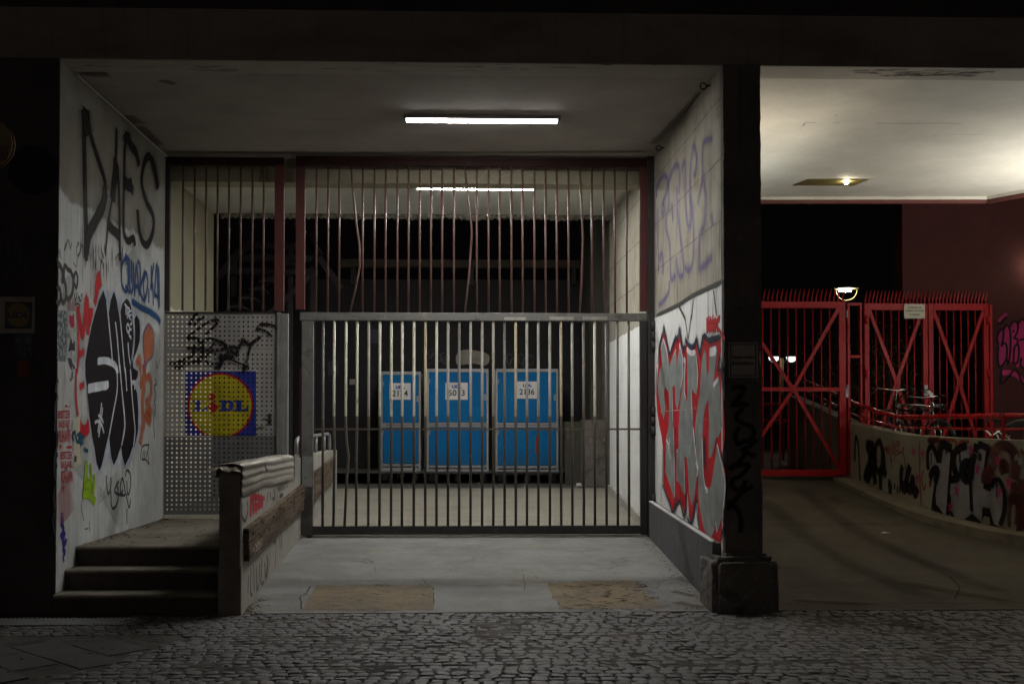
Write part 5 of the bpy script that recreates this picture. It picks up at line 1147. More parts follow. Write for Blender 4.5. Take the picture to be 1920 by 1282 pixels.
for pts, w_ in (([(590,260),(640,320),(632,430),(560,500),(552,600)],.12), ([(650,275),(705,230),(770,240),(830,300),(848,420),(832,560)],.13), ([(740,510),(715,450),(728,392),(755,430),(762,500)],.1), ([(560,520),(600,510),(640,480)],.14), ([(590,540),(600,600)],.12), ([(825,580),(835,640),(812,760),(830,800)],.1), ([(830,790),(868,740),(890,850),(875,1010)],.12), ([(905,300),(925,285)],.08), ([(915,540),(912,900),(930,1040)],.14), ([(800,700),(788,900),(790,1020)],.05), ([(560,1000),(700,1030),(920,1100)],.05), ([(850,1040),(905,1060)],.12), ([(0,180),(120,182)],.08)): p.stroke(T_(pts), w_)
p.build('maroon_letters', spray('ret_maroon', (.11,.026,.026), .6, dens=.8), rw, label='dark maroon letters at the right end of the curved wall')
p = Paint(mRet, .016)
def star(cx, cy, rxx, ryy, a0):
    return [(cx+(rxx if k % 2 == 0 else rxx*.42)*math.sin(R(36*k+a0)), cy-(ryy if k % 2 == 0 else ryy*.35)*math.cos(R(36*k+a0))) for k in range(10)]
for cx, cy, a, b in ((425,270,32,85), (680,365,36,85), (485,455,32,90), (785,590,40,110), (285,660,32,80), (695,675,32,80), (225,820,32,72)): p.poly(T_(star(cx, cy, a, b, 8)))
for cx, cy, a, b in ((728,385,28,78), (828,415,28,85), (770,680,28,90)): p.poly(Q_(star(cx, cy, a, b, -8)))
p.build('pink_stars', spray('ret_pink', (.5,.06,.18), .45, dens=.9), rw, label='pink sprayed stars on the curved wall')
p = Paint(mRet, .014)
for pts in ([(845,330),(850,380)],[(850,330),(870,330)],[(865,310),(862,380)],[(880,340),(882,420)],[(895,330),(892,420)],[(905,350),(905,410)],[(850,370),(880,350)]): p.stroke(T_(pts), .015)
p.build('white_scrawl', spray('ret_white', (.5,.5,.48), .4), rw)
# handrail on the curved wall
hrl = root('red_handrail', (5.95, 14, 1.45), 'red tubular handrail with a thin lower rail on the curved wall', 'handrail')
HT = [(9,1.66), (12.2,1.665), (14.3,1.66), (15.0,1.665), (15.8,1.75), (16.75,1.875), (18.2,2.1), (20.4,2.45)]
HB = [(9,1.505), (12.2,1.51), (14.3,1.52), (15.0,1.525), (15.8,1.6), (16.75,1.70), (18.2,1.93), (20.4,2.28)]
for nm, T, r_ in (('rail', HT, .031), ('rail', HB, .015)):
    link(nm, MB().tube([(rx(y)+.09, y, lerp(T, y)+.0) for y in [9.6+.2*i for i in range(55)]], r_, 10), M['redrail'], hrl, smooth=True)
for y in (10.4, 12.55, 14.2, 16.2, 18.2): link('post', MB().box(rx(y)+.075, rx(y)+.105, y-.015, y+.015, lerp(TK, y)-.01, lerp(HT, y)), M['redrail'], hrl)
for y in (15.2, 15.6, 16.0, 16.4): link('baluster', MB().tube([(rx(y)+.09,y,lerp(TK,y)-.01), (rx(y)+.09,y,lerp(HT,y))], .009, 6), M['redrail'], hrl)
# red gates
QY = 16.8
def qx(px, py=650): return onY(px, py, QY).x
def qz(py, px=1600): return onY(px, py, QY).z
def redgate(x0, x1, z0, z1, label, nb, w=.11, mid=None, spikes=18, cx=None, cz=None):
    r_ = root('red_gate', ((x0+x1)/2, QY, z0), label, 'gate', 'red barred gates of the side passage')
    link('stile', MB().box(x0, x0+w, QY-.04, QY+.04, z0, z1), M['red'], r_, bev=.005)
    link('stile', MB().box(x1-w, x1, QY-.04, QY+.04, z0, z1), M['red'], r_, bev=.005)
    link('top_rail', MB().box(x0+w+.001, x1-w-.001, QY-.038, QY+.038, z1-.10, z1), M['red'], r_, bev=.004)
    link('bottom_rail', MB().box(x0+w+.001, x1-w-.001, QY-.038, QY+.038, z0, z0+.10), M['red'], r_, bev=.004)
    if mid is not None: link('middle_rail', MB().box(x0+w+.001, x1-w-.001, QY-.056, QY-.04, mid-.03, mid+.03), M['red'], r_)
    a, b, c, d = x0+w, x1-w, z0+.10, z1-.10
    cx = (a+b)/2 if cx is None else cx; cz = (c+d)/2 if cz is None else cz
    for ex, ez in ((a, c), (b, c), (a, d), (b, d)): link('brace', MB().bar((cx,QY-.03,cz), (ex,QY-.03,ez), .052, .02), M['red'], r_)
    link('brace_plate', MB().box(cx-.05, cx+.05, QY-.062, QY-.058, cz-.05, cz+.05), M['red'], r_)
    me = None
    for i in range(nb):
        x = a+(b-a)*(i+1)/(nb+1)
        if me is None: o = link('bar', MB().tube([(x,QY+.01,c), (x,QY+.01,d)], .011, 6), M['red'], r_, smooth=True); me = o.data; xf = x
        else: o = bpy.data.objects.new('bar', me); C.objects.link(o); o.parent = r_; o.location = (x-xf,0,0)
    me = None
    for i in range(spikes):
        x = x0+(x1-x0)*(i+.5)/spikes
        if me is None: o = link('spike', MB().tube([(x,QY,z1-.005), (x,QY,z1+.06), (x+.012,QY-.01,z1+.12), (x+.022,QY-.03,z1+.2)], .011, 5, rs=[.012,.012,.01,.002]), M['red'], r_); me = o.data; xf = x
        else: o = bpy.data.objects.new('spike', me); C.objects.link(o); o.parent = r_; o.location = (x-xf,0,0)
    return r_
gA = redgate(qx(1370), qx(1584.5), qz(892), qz(566), 'widest red gate leaf beside the pillar with middle rail', 11, .105, mid=qz(730), spikes=26, cx=qx(1486), cz=qz(730))
link('lock', MB().box(qx(1583), qx(1588), QY-.06, QY-.041, qz(745), qz(728)), M['alu'], gA)
fp = root('narrow_fixed_panel', (qx(1599), QY, qz(892)), 'narrow red fixed frame between the wide gate and the next leaf', 'fence panel')
link('stile', MB().box(qx(1587.5), qx(1592.5), QY-.04, QY+.04, qz(890), qz(568)), M['red'], fp, bev=.004)
link('stile', MB().box(qx(1611), qx(1615), QY-.04, QY+.04, qz(880), qz(568)), M['red'], fp, bev=.004)
link('rail', MB().box(qx(1592.5)+.001, qx(1611)-.001, QY-.035, QY+.035, qz(573), qz(568)), M['red'], fp)
link('rail', MB().box(qx(1592.5)+.001, qx(1611)-.001, QY-.035, QY+.035, qz(671), qz(666)), M['red'], fp)
for py in (596, 735): link('hinge', MB().tube([(qx(1586),QY-.05,qz(py)), (qx(1586),QY-.05,qz(py-14))], .02, 8), M['alu'], fp)
gB = redgate(qx(1619.5), qx(1738), .80, qz(569), 'middle red gate leaf carrying the white dog notice', 6, .075, spikes=17, cz=qz(716))
gC = redgate(qx(1739.5), qx(1852), .80, qz(569), 'right red gate leaf against the maroon wall', 6, .075, spikes=17, cz=qz(716))
link('lock_case', MB().box(qx(1572), qx(1583.5), QY-.058, QY-.041, qz(742), qz(728)), M['red'], gA)
for g_, x_ in ((gB, 1621.5), (gC, 1850)):
    for zp in (600, 700, 790): link('hinge', MB().tube([(qx(x_),QY-.055,qz(zp+8)), (qx(x_),QY-.055,qz(zp-8))], .022, 8), M['red'], g_, smooth=True)
link('lock_case', MB().box(qx(1729), qx(1736), QY-.062, QY-.041, qz(742), qz(722)), M['alu'], gB)
ep = root('red_end_post', (qx(1857), QY, .8), 'slim red end post fixed to the maroon wall', 'post')
link('shaft', MB().box(qx(1854), qx(1859), QY-.04, QY+.04, .8, qz(571)), M['red'], ep, bev=.004)
dn = root('dog_notice', onY(1714, 583, QY-.08), 'white notice about dogs hanging on the middle red gate', 'sign')
link('plate', sign_board(1695, 1734, 570, 597, QY-.066, .006, 0), M['plate'], dn, bev=.002)
p = Paint(mapY(QY-.072), .002); N_ = ZM(1670, 550, 18.31)
p.text('Das Betreten der', N_([(585,440),(1065,440),(1065,520),(585,520)]), .02); p.text('Hofanlage mit Hunden', N_([(510,555),(1135,555),(1135,645),(510,645)]), .02); p.text('ist untersagt', N_([(640,690),(1005,690),(1005,775),(640,775)]), .02)
p.build('lettering', M['ink'], dn)
for px, py in ((1697,572),(1732,572),(1697,595),(1732,595)): q = onY(px,py,QY-.074); link('screw', MB().disc(q, .012, (0,1,0), .006, 8), M['alu'], dn)
# maroon wall
mw = root('maroon_building', (9.5, 17.1, .8), 'dark red painted building at the right with pink bubble lettering', 'building')
xw = qx(1861); xu = onY(1690, 460, 17.0).x
link('wall_face', MB().box(xw+.25*0, 14, 16.96, 17.3, .5, 3.48), M['maroon'], mw)
link('upper_wall', MB().box(xu, 14, 16.96, 17.3, 3.483, 9), M['maroon'], mw)
link('passage_back', MB().box(onY(1712,600,20.6).x, xw+2.5, 20.6, 20.9, .5, 3.48), mat('dark_passage', (.03,.026,.026), .9), mw)
mM = mapY(16.96); X_ = ZM(1840, 560, 6.41)
p = Paint(mM, .003); p.poly(X_([(188,480),(210,400),(245,365),(270,340),(310,308),(345,300),(400,262),(440,290),(480,248),(560,240),(700,250),(760,300),(760,760),(700,820),(500,840),(470,800),(430,825),(400,780),(345,780),(310,765),(260,800),(215,815),(200,740),(195,640),(205,560)]))
p.stroke(X_([(205,280),(250,220),(310,180)]), .05); p.stroke(X_([(250,895),(340,885),(430,925),(513,985),(700,1000)]), .09)
p.build('bubble_fill', spray('pink_fill', (.36,.03,.12), .5, dens=.9), mw, label='pink bubble lettering on the maroon wall')
p = Paint(mM, .006)
for pts in ([(205,560),(188,480),(210,400),(255,370),(262,460),(240,570),(265,535),(300,560),(302,700),(265,780),(215,815),(195,700),(205,560)],[(262,370),(310,310),(345,400),(348,560),(330,760),(310,770),(302,700)],[(345,340),(360,300),(400,268),(435,310),(430,400),(385,480)],[(390,480),(430,485),(430,540),(395,590),(385,740),(400,780),(440,740),(450,600),(430,540)],[(440,300),(480,248),(530,270)],[(350,760),(370,775)],[(455,500),(520,480)],[(480,700),(470,800),(520,840)],[(385,370),(385,410)],[(190,300),(240,290),(305,210)],[(240,840),(225,1000),(260,1010),(330,930),(400,850),(450,910),(480,1000),(540,1050)]): p.stroke(X_(pts), .035)
p.build('bubble_lines', spray('pink_black', (.012,.008,.01), .4), mw)
p = Paint(mapY(20.6), .003)
for pts in ([(1790,630),(1800,700),(1808,745)],[(1800,640),(1812,720)],[(1822,650),(1828,690),(1842,640)],[(1835,690),(1832,740)],[(1815,700),(1822,760)],[(1846,680),(1852,740)]): p.stroke(pts, .12)
p.build('pale_scrawl', spray('pale_scrawl', (.32,.32,.36), .9, dens=.6), mw)
def mSide(px, py):
    d = ray(px, py); s_ = (EYE+.95)/(.1*d.y-d.z); return Vector((d.x*s_, d.y*s_, sidez(d.y*s_))), Vector((0,0,1))
p = Paint(mSide, .003)
for pts, w_ in (([(1436,935),(1500,1000),(1600,1060),(1740,1120)],.22), ([(1500,915),(1600,990),(1720,1050),(1880,1110)],.2), ([(1450,1060),(1500,1065)],.4), ([(1560,930),(1575,945)],.15)): p.stroke(pts, w_)
p.build('tyre_stain', spray('tyre_stain', (.035,.03,.022), 1.0, dens=.17), sd)
p = Paint(mSide, .0034)
for pts, w_ in (([(1440,984),(1600,983),(1722,982)],.03), ([(1660,1008),(1680,1010)],.02), ([(1450,1110),(1560,1090),(1640,1094)],.012), ([(1780,1080),(1800,1100),(1790,1125)],.012)): p.stroke(jit(pts, 1.0), w_, smooth=False)
p.build('crack', spray('side_crack', (.02,.016,.012), .7, dens=.85), sd)
p = Paint(mSide, .003)
for pts, w_ in (([(1600,905),(1680,945),(1760,990)],.12), ([(1700,1090),(1900,1128)],.25), ([(1480,1125),(1650,1132)],.12)): p.stroke(pts, w_)
p.build('dust', spray('side_dust', (.16,.13,.085), 1.0, dens=.4), sd)
# recessed downlight in the side ceiling
rc = root('recessed_ceiling_lamp', (4.7, 14.1, ZC), 'rectangular brass recess with one small lit bulb in the side ceiling', 'lamp')
a = onZ(1487, 347.5, ZC+.008); b = onZ(1515, 336, ZC+.008); c = onZ(1628, 336.5, ZC+.008); d = onZ(1600, 347.5, ZC+.008)
link('tray', MB().hexa([v-Vector((0,0,.006)) for v in (a,b,c,d)], [v+Vector((0,0,.002)) for v in (a,b,c,d)]), M['brass'], rc)
q = onZ(1587, 342, ZC-.012); link('bulb', MB().disc(q, .024, (0,0,1), .03, 14), emitter('bulb_glow', (1,.86,.62), 360), rc)
p = Paint(lambda x, y: (onZ(x, y, ZC+.012), Vector((0,0,-1))), .002)
for pts, w_ in (([(1505,236),(1512,230),(1530,230)],.012), ([(1560,230),(1575,230)],.008), ([(1640,231),(1700,231.5),(1760,231),(1805,232)],.010), ([(1566,217),(1568,216)],.02)): p.stroke(pts, w_)
p.build('ceiling_crack', spray('ceiling_dark', (.12,.11,.09), .6, dens=.8), c3)
p = Paint(lambda x, y: (onZ(x, y, ZC-.007), Vector((0,0,-1))), .002); rn = random.Random(51)
for _ in range(40):
    x = rn.gauss(1725,70); y = rn.uniform(130,142); p.stroke([(x,y),(x+rn.uniform(8,50),y+rn.uniform(-1,1))], rn.uniform(.01,.05))
for _ in range(24):
    x = rn.uniform(150,1300); y = rn.uniform(118,134); p.stroke([(x,y),(x+rn.uniform(8,60),y+rn.uniform(-1,1))], rn.uniform(.008,.03))
p.build('soffit_stains', spray('soffit_dark', (.14,.12,.1), 1.0, dens=.45), bm)
p = Paint(lambda x, y: (onZ(x, y, ZC+.012), Vector((0,0,-1))), .002)
for pts, w_ in (([(236,216),(246,222),(258,232)],.16), ([(262,236),(280,252),(300,272)],.1), ([(150,134),(175,138),(200,137)],.2), ([(310,284),(600,287),(900,286),(1220,284)],.12), ([(300,150),(330,158)],.1), ([(1225,270),(1250,245),(1320,170)],.1)): p.stroke(pts, w_)
p.build('ceiling_grime', spray('ceiling_grime', (.09,.08,.07), 1.0, dens=.45), c1)
# shaded wall lamps that wash the side ceiling
def wallup(x, y, z, sx, col, st, label, on='x'):
    r_ = root('wall_uplight', (x, y, z), label, 'lamp', 'shaded lamps washing the side ceiling')
    h = .07
    if on == 'x': xa, xb, ya, yb = x, x+.16, y-.3, y+.3
    else: xa, xb, ya, yb = x-.3, x+.3, y-.16, y
    mb = MB(); mb.box(xa, xb, ya, yb, z-h, z-h+.01)
    for q in ((xa, xa+.008, ya, yb), (xb-.008, xb, ya, yb), (xa+.009, xb-.009, ya, ya+.008), (xa+.009, xb-.009, yb-.008, yb)): mb.box(q[0], q[1], q[2], q[3], z-h+.011, z+h)
    link('housing', mb, M['alu'], r_); link('lamp_tube', MB().tube([((xa+xb)/2, ya+.05, z+.01), ((xa+xb)/2, yb-.05, z+.01)] if on == 'x' else [(xa+.05, (ya+yb)/2, z+.01), (xb-.05, (ya+yb)/2, z+.01)], .02, 8), emitter('uplight_glow', col, st), r_)
    return r_
wallup(XP-.015, 11.5, 3.35, 1, (1,.88,.72), WALLUP, 'shaded warm wall lamp high behind the pillar')
wallup(XP-.015, 13.3, 3.35, 1, (.96,1,.93), WALLUP*1.05, 'shaded cool wall lamp high behind the pillar')
pr_ = root('pole_lamp', (8.0, 12.4, .92), 'lamp pole at the right end of the terrace', 'lamp')
link('pole', MB().tube([(8.0,12.4,.92), (8.0,12.4,2.75)], .04, 10), M['gate_dark'], pr_, smooth=True)
mb = MB(); mb.tube([(8.0,12.4,2.75), (8.0,12.4,2.85), (8.0,12.4,2.95)], .1, 16, rs=[.05,.16,.19]); link('bowl', mb, M['alu'], pr_)
link('lamp_disc', MB().disc((8.0,12.4,2.99), .12, (0,0,1), .04, 16), emitter('pole_glow', (1,.95,.86), 1000), pr_)
# two street lamps across the road behind the photographer
for x, lab in ((-9.0, 'street lamp across the road to the left'), (10.0, 'street lamp across the road to the right')):
    sl_ = root('street_lamp', (x, -10.0, -.09), lab, 'lamp', 'street lamps across the road')
    link('pole', MB().tube([(x,-10,-.09), (x,-10,6.6)], .07, 10), M['gate_dark'], sl_, smooth=True)
    link('hood', MB().disc((x,-10,6.86), .3, (0,0,1), .08, 20), M['alu'], sl_)
    link('globe', MB().tube([(x,-10,6.6), (x,-10,6.68), (x,-10,6.8)], .2, 14, rs=[.08,.2,.22]), emitter('street_glow', (1,.86,.76), STREET), sl_)
wlp = root('wall_lamp', (8.8, 16.95, 4.0), 'small round wall lamp high on the maroon wall at the right', 'lamp')
link('bracket', MB().box(8.74, 8.86, 16.90, 16.958, 3.94, 4.06), M['gate_dark'], wlp)
link('globe', MB().tube([(8.8,16.80,3.94), (8.8,16.80,4.0), (8.8,16.80,4.06)], .08, 14, rs=[.05,.09,.05]), emitter('wall_lamp_glow', (1,.86,.66), 16), wlp)
# courtyard lamps
def bowl(parent, c, r, em, glass=True, axis_n=24):
    c = Vector(c); mb = MB(); n = 20; k = 7
    for i in range(k+1):
        t = math.pi/2*i/k
        for j in range(n): mb.v.append((c.x+r*math.cos(t)*math.cos(2*math.pi*j/n), c.y+r*math.cos(t)*math.sin(2*math.pi*j/n), c.z-r*math.sin(t)))
        if i: mb.f += [((i-1)*n+j, (i-1)*n+(j+1) % n, i*n+(j+1) % n, i*n+j) for j in range(n)]
    return link('glass_bowl', mb, em, parent, smooth=True)
gl = mat('clear_bowl', (.95,.9,.7), .05, trans=1.0); gl.node_tree.nodes['Principled BSDF'].inputs['IOR'].default_value = 1.03
LC = onY(1587, 543, 26.0)
cl = root('courtyard_lamp', (LC.x, 26, .805), 'bright bowl lamp with a yellow ring behind the red gate', 'lamp')
link('pole', MB().tube([(LC.x,26,.8), (LC.x,26,LC.z-.36)], .05, 10), mat('lamp_pole', (.2,.14,.03), .5), cl, smooth=True)
yl = mat('yellow_ring', (.10,.075,.015), .7)
link('ring', MB().torus(LC, .255, .012, (0,1,0), 24, 6, math.pi*.5, math.pi*1.5), yl, cl, smooth=True)
link('cap', MB().disc((LC.x,26,LC.z+.03), .275, (0,0,1), .025, 24), yl, cl)
link('bulb', MB().tube([(LC.x-.17,26,LC.z-.01), (LC.x+.1,26,LC.z-.01)], .035, 10), emitter('lamp_glow', (1,.9,.76), 420), cl)
TC = onY(1466, 672, 55.0)
tw = root('twin_courtyard_lamp', (TC.x, 55, .805), 'far lamp post with two glowing white bowls', 'lamp')
link('pole', MB().tube([(TC.x,55,.8), (TC.x,55,TC.z+.02)], .09, 10), mat('twin_pole', (.5,.28,.1), .5), tw, smooth=True)
we = emitter('white_bowl_glow', (.95,.98,1), 1.6)
for px in (1451, 1484):
    q = onY(px, 669, 55.0); bowl(tw, (q.x, 55, q.z), .26, we)
    link('arm', MB().tube([(TC.x,55,TC.z-.35), ((TC.x+q.x)/2,55,TC.z-.02), (q.x,55,q.z+.03)], .025, 6), mat('arm_dark', (.1,.08,.05), .5), tw)
    link('bowl_cap', MB().disc((q.x,55,q.z+.015), .28, (0,0,1), .02, 20), M['black'], tw)
# far low railing in the courtyard
fr = root('far_red_railing', (5.0, 24, .8), 'dim low red railing across the courtyard behind the wide gate', 'railing')
a = onY(1425, 758, 24); b = onY(1575, 760, 24)
for dz in (0, -.35): link('rail', MB().tube([(a.x,24,a.z+dz), (b.x,24,b.z+dz)], .03, 8), M['redrail'], fr)
for i in range(8): link('post', MB().box(a.x+(b.x-a.x)*i/7-.02, a.x+(b.x-a.x)*i/7+.02, 23.97, 24.03, .8, a.z), M['redrail'], fr)
# shrub
def shrub(name, base, h, rad, nleaf, ntw, seed, label, lm):
    rn = random.Random(seed); r_ = root(name, base, label, 'shrub'); b0 = Vector(base); tw_ = MB(); lf_ = MB(); tips = []
    for i in range(ntw):
        a = rn.uniform(0, 6.28); lean = rn.uniform(.15, 1)
        p0 = b0+Vector((rn.uniform(-.25,.25), rn.uniform(-.2,.2), 0)); pts = [p0]; d = Vector((math.cos(a)*lean*.7, math.sin(a)*lean*.5, 1)).normalized()
        L_ = h*rn.uniform(.6,1.05); k = 6
        for j in range(k):
            d = (d+Vector((rn.uniform(-.25,.25), rn.uniform(-.25,.25), rn.uniform(-.1,.1)))).normalized(); pts.append(pts[-1]+d*L_/k)
            if j > 0: tips.append(pts[-1].copy())
        tw_.tube(pts, .012, 4, rs=[.02*(1-q/(k+.5))+.003 for q in range(k+1)])
        for j in (2,3,4,5):
            e = pts[j]+Vector((rn.uniform(-.5,.5), rn.uniform(-.4,.4), rn.uniform(.1,.6))); tw_.tube([pts[j], (pts[j]+e)/2+Vector((rn.uniform(-.08,.08),0,.05)), e], .004, 3); tips += [e, (pts[j]+e)/2]
    for i in range(nleaf):
        c = rn.choice(tips)+Vector((rn.gauss(0,.14), rn.gauss(0,.14), rn.gauss(0,.14))); s_ = rn.uniform(.02,.05)
        u = Vector((rn.uniform(-1,1), rn.uniform(-1,1), rn.uniform(-1,1))).normalized(); v = u.orthogonal().normalized()
        lf_.sheet([c-u*s_, c+v*s_*.5, c+u*s_, c-v*s_*.5])
    link('branches', tw_, M['twig'], r_); link('foliage', lf_, lm, r_, kind='stuff')
q = onY(1668, 800, 20); shrub('dense_shrub', (q.x, 20.0, .805), 2.45, 1, 5200, 30, 4, 'leafy dark shrub behind the narrow panel and middle gate', M['leaf'])
q = onY(1575, 800, 21.5); shrub('twiggy_shrub', (q.x, 21.6, .805), 2.2, 1, 1100, 34, 8, 'bare twiggy shrub behind the right stile of the wide gate', mat('brown_leaf', (.12,.055,.025), .7))
# bicycles on the terrace
def bicycle(loc, rz, label, bars_high=1.06, col='bikepaint', lean=0):
    r_ = root('bicycle', loc, label, 'bicycle', 'bicycles parked behind the curved wall', rz)
    r_.rotation_euler.x = 0; K = dict(local=True, smooth=True)
    for y in (-.52, .52):
        w_ = link('wheel', MB().torus((0,y,.34), .33, .018, (1,0,0), 30, 6), M['black'], r_, **K)
        link('rim', MB().torus((0,y,.34), .308, .008, (1,0,0), 30, 5), M['dullmetal'], w_, **K)
        sp = MB()
        for k in range(12): a = k*math.pi/6; sp.tube([(0,y,.34), (0,y+.3*math.cos(a),.34+.3*math.sin(a))], .0015, 3)
        link('spokes', sp, M['chrome'], w_, local=True)
        link('mudguard', MB().tube([(0, y+.355*math.cos(t), .34+.355*math.sin(t)) for t in [R(20+14*i) for i in range(11)]], .02, 6), M['bikepaint'], r_, **K)
    head = (0,-.36,.86); bb = (0,-.02,.30); seat = (0,.20,.78)
    link('frame', MB().tube([head, bb], .017, 8).tube([(0,-.35,.82), (0,.16,.62)], .015, 8).tube([bb, seat], .016, 8).tube([(.04,.52,.34), bb], .01, 6).tube([(.04,.52,.34), (0,.17,.66)], .009, 6), M[col], r_, **K)
    link('fork', MB().tube([(0,-.345,.92), (0,-.40,.70), (.045,-.47,.55), (.05,-.52,.34)], .012, 6).tube([(0,-.40,.70), (-.045,-.47,.55), (-.05,-.52,.34)], .012, 6), M['chrome'], r_, **K)
    link('stem', MB().tube([(0,-.345,.9), (0,-.33,1.0), (0,-.40,bars_high)], .014, 8), M['chrome'], r_, **K)
    hb = link('handlebar', MB().tube([(-.30,-.12,bars_high+.02), (-.27,-.28,bars_high+.04), (-.14,-.38,bars_high+.02), (0,-.40,bars_high), (.14,-.38,bars_high+.02), (.27,-.28,bars_high+.04), (.30,-.12,bars_high+.02)], .012, 8), M['chrome'], r_, **K)
    for s_ in (-1, 1):
        link('grip', MB().tube([(s_*.30,-.10,bars_high+.02), (s_*.286,-.22,bars_high+.033)], .018, 8), M['black'], hb, **K)
        link('brake_lever', MB().tube([(s_*.26,-.30,bars_high+.03), (s_*.27,-.22,bars_high-.02), (s_*.29,-.12,bars_high-.02)], .006, 6), M['chrome'], hb, **K)
    link('saddle', MB().add([(-.08,.34,.83), (.08,.34,.83), (.09,.30,.87), (-.09,.30,.87), (-.02,.05,.84), (.02,.05,.84), (.02,.06,.87), (-.02,.06,.87)], [(0,1,2,3), (4,7,6,5), (0,4,5,1), (3,2,6,7), (0,3,7,4), (1,5,6,2)]), M['black'], r_, local=True, bev=.02)
    link('seat_post', MB().tube([seat, (0,.22,.85)], .012, 8), M['chrome'], r_, **K)
    link('headlight', MB().tube([(0,-.45,.9), (0,-.52,.9)], .035, 12, rs=[.02,.035]), M['chrome'], r_, **K)
    link('pedals', MB().tube([(.06,-.02,.30), (.07,-.17,.30)], .008, 6).box(.07,.15,-.2,-.14,.29,.31).tube([(-.06,-.02,.30), (-.07,.13,.30)], .008, 6).box(-.15,-.07,.1,.16,.29,.31), M['alu'], r_, local=True)
    ck = MB()
    for s_ in (-1, 1): ck.tube([(s_*.25,-.3,bars_high), (s_*.1,-.5,bars_high-.03), (0,-.42,.85)], .003, 4)
    link('cable', ck, M['black'], r_, local=True)
    return r_
bicycle((6.22, 16.0, .92), R(-8), 'bicycle with raised chrome handlebar, leftmost behind the handrail', 1.12)
bicycle((6.72, 16.05, .92), R(-22), 'black bicycle with level handlebar below the white lock plate', 1.02)
bicycle((6.40, 15.5, .92), R(12), 'low chrome bicycle close behind the curved wall', .88)
q = onY(1910, 800, 13.0); bicycle((q.x+1.0, 13.7, .92), R(75), 'dark bicycle at the right edge of the picture', .86)
q = onY(1742, 740, 16.3); ld = root('hanging_lock', q, 'small white padlock plate hanging on the right red gate', 'lock')
link('case', MB().hexa([q+Vector(v) for v in ((-.03,0,.03),(.04,0,-.03),(.04,.03,-.03),(-.03,.03,.03))], [q+Vector(v) for v in ((.0,0,.07),(.07,0,.01),(.07,.03,.01),(.0,.03,.07))]), M['white'], ld)
link('chain', MB().tube([q+Vector((0,.02,.03)), q+Vector((-.05,.2,.06)), Vector((qx(1739),QY-.05,q.z+.1))], .008, 6), M['gate_dark'], ld)
q = onY(1918, 795, 12.6); bgx = root('blue_bag', (q.x+.1, 12.7, 1.1), 'blue plastic bag hanging on the red handrail at the right edge', 'bag')
link('sack', lump(q.x+.10, q.x+.35, 12.6, 12.8, 1.38, 1.6, 10, .03, 5), M['bag'], bgx, smooth=True)
ch = MB(); q = onY(1885, 780, 12.7)
for k in range(14): ch.torus((rx(12.7)+.09+.04*math.sin(k), 12.5+.03*k, 1.66+.045*math.cos(k*.9)-.02), .022, .005, (math.sin(k), 1, math.cos(k*2)), 10, 4)
cc = root('bike_chain', (rx(12.6)+.09, 12.6, 1.6), 'bicycle chain lock looped round the handrail at the right', 'chain'); link('links', ch, M['gate_dark'], cc)
# scrap heap visible above the curved wall at right
sc = MB(); rn = random.Random(21)
for k in range(22):
    x = onY(1868+rn.uniform(0,38), 800, 12.9).x; y = 12.9+rn.uniform(-.1,.5); z = 1.36+rn.uniform(-.05,.1)
    sc.tube([(x,y,z), (x+rn.uniform(-.12,.12),y+.05,z+rn.uniform(-.04,.09))], rn.uniform(.004,.012), 5)
sc.box(onY(1872,800,12.9).x, onY(1905,800,12.9).x, 12.95, 13.4, .8, 1.36)
hp = root('bike_basket', (onY(1888,800,12.9).x, 13.1, .8), 'messy wire basket of scrap above the right end of the curved wall', 'basket'); link('contents', sc, M['chrome'], hp)

# ================================================================== FOREGROUND PAVING
pv = root('cobble_paving', (0, 8, 0), 'small granite cobbles laid across the pavement', 'paving'); del pv['category']; del pv['label']; pv['kind'] = 'structure'
n1, n2 = 240, 90; mb = MB()
for j in range(n2+1):
    for i in range(n1+1):
        x = -6+14*i/n1; y = 6.2+3.24*j/n2
        mb.v.append((x, y, -.0036+.005*noise.noise(Vector((x*3,y*3,0)))+.004*noise.noise(Vector((x*17,y*17,2)))-.006*max(0,min(1,(7.25-y)*3))-.004*max(0,min(1,(y-9.0)*4))))
for j in range(n2):
    for i in range(n1): a = j*(n1+1)+i; mb.f.append((a, a+1, a+n1+2, a+n1+1))
link('joint_sand', mb, M['joint'], pv, kind='stuff')
pA = onZ(330, 1196, 0); pB = onZ(55, 1284, 0); slab_top = onZ(150, 1191, 0).y
def in_slabs(x, y):
    if y > slab_top: return False
    t = (y-pB.y)/(pA.y-pB.y); return x < pB.x+(pA.x-pB.x)*t+.05*math.sin(y*20)
rn = random.Random(5)
def cobble_mesh(L_, D_c, seed):
    r2 = random.Random(seed); c = .16
    ring = [(-L_/2+D_c*c,-D_c/2), (0,-D_c/2), (L_/2-D_c*c,-D_c/2), (L_/2,-D_c/2+D_c*c), (L_/2,D_c/2-D_c*c), (L_/2-D_c*c,D_c/2), (0,D_c/2), (-L_/2+D_c*c,D_c/2), (-L_/2,D_c/2-D_c*c), (-L_/2,-D_c/2+D_c*c)]
    ring = [(x+r2.uniform(-.004,.004), y+r2.uniform(-.004,.004)) for x, y in ring]; n = len(ring); v = []
    for s_, z in ((1.0,-.035), (1.0,-.006), (.955,-.0012), (.85,.0008)):
        for x, y in ring: v.append((x*s_, y*s_, z+(r2.uniform(-.0012,.0012) if z > -.02 else 0)))
    v.append((r2.uniform(-.008,.008), r2.uniform(-.006,.006), .0015+r2.uniform(-.001,.001)))
    f = [(k*n+i, k*n+(i+1) % n, (k+1)*n+(i+1) % n, (k+1)*n+i) for k in range(3) for i in range(n)]+[(3*n+i, 3*n+(i+1) % n, 4*n) for i in range(n)]
    return v, f
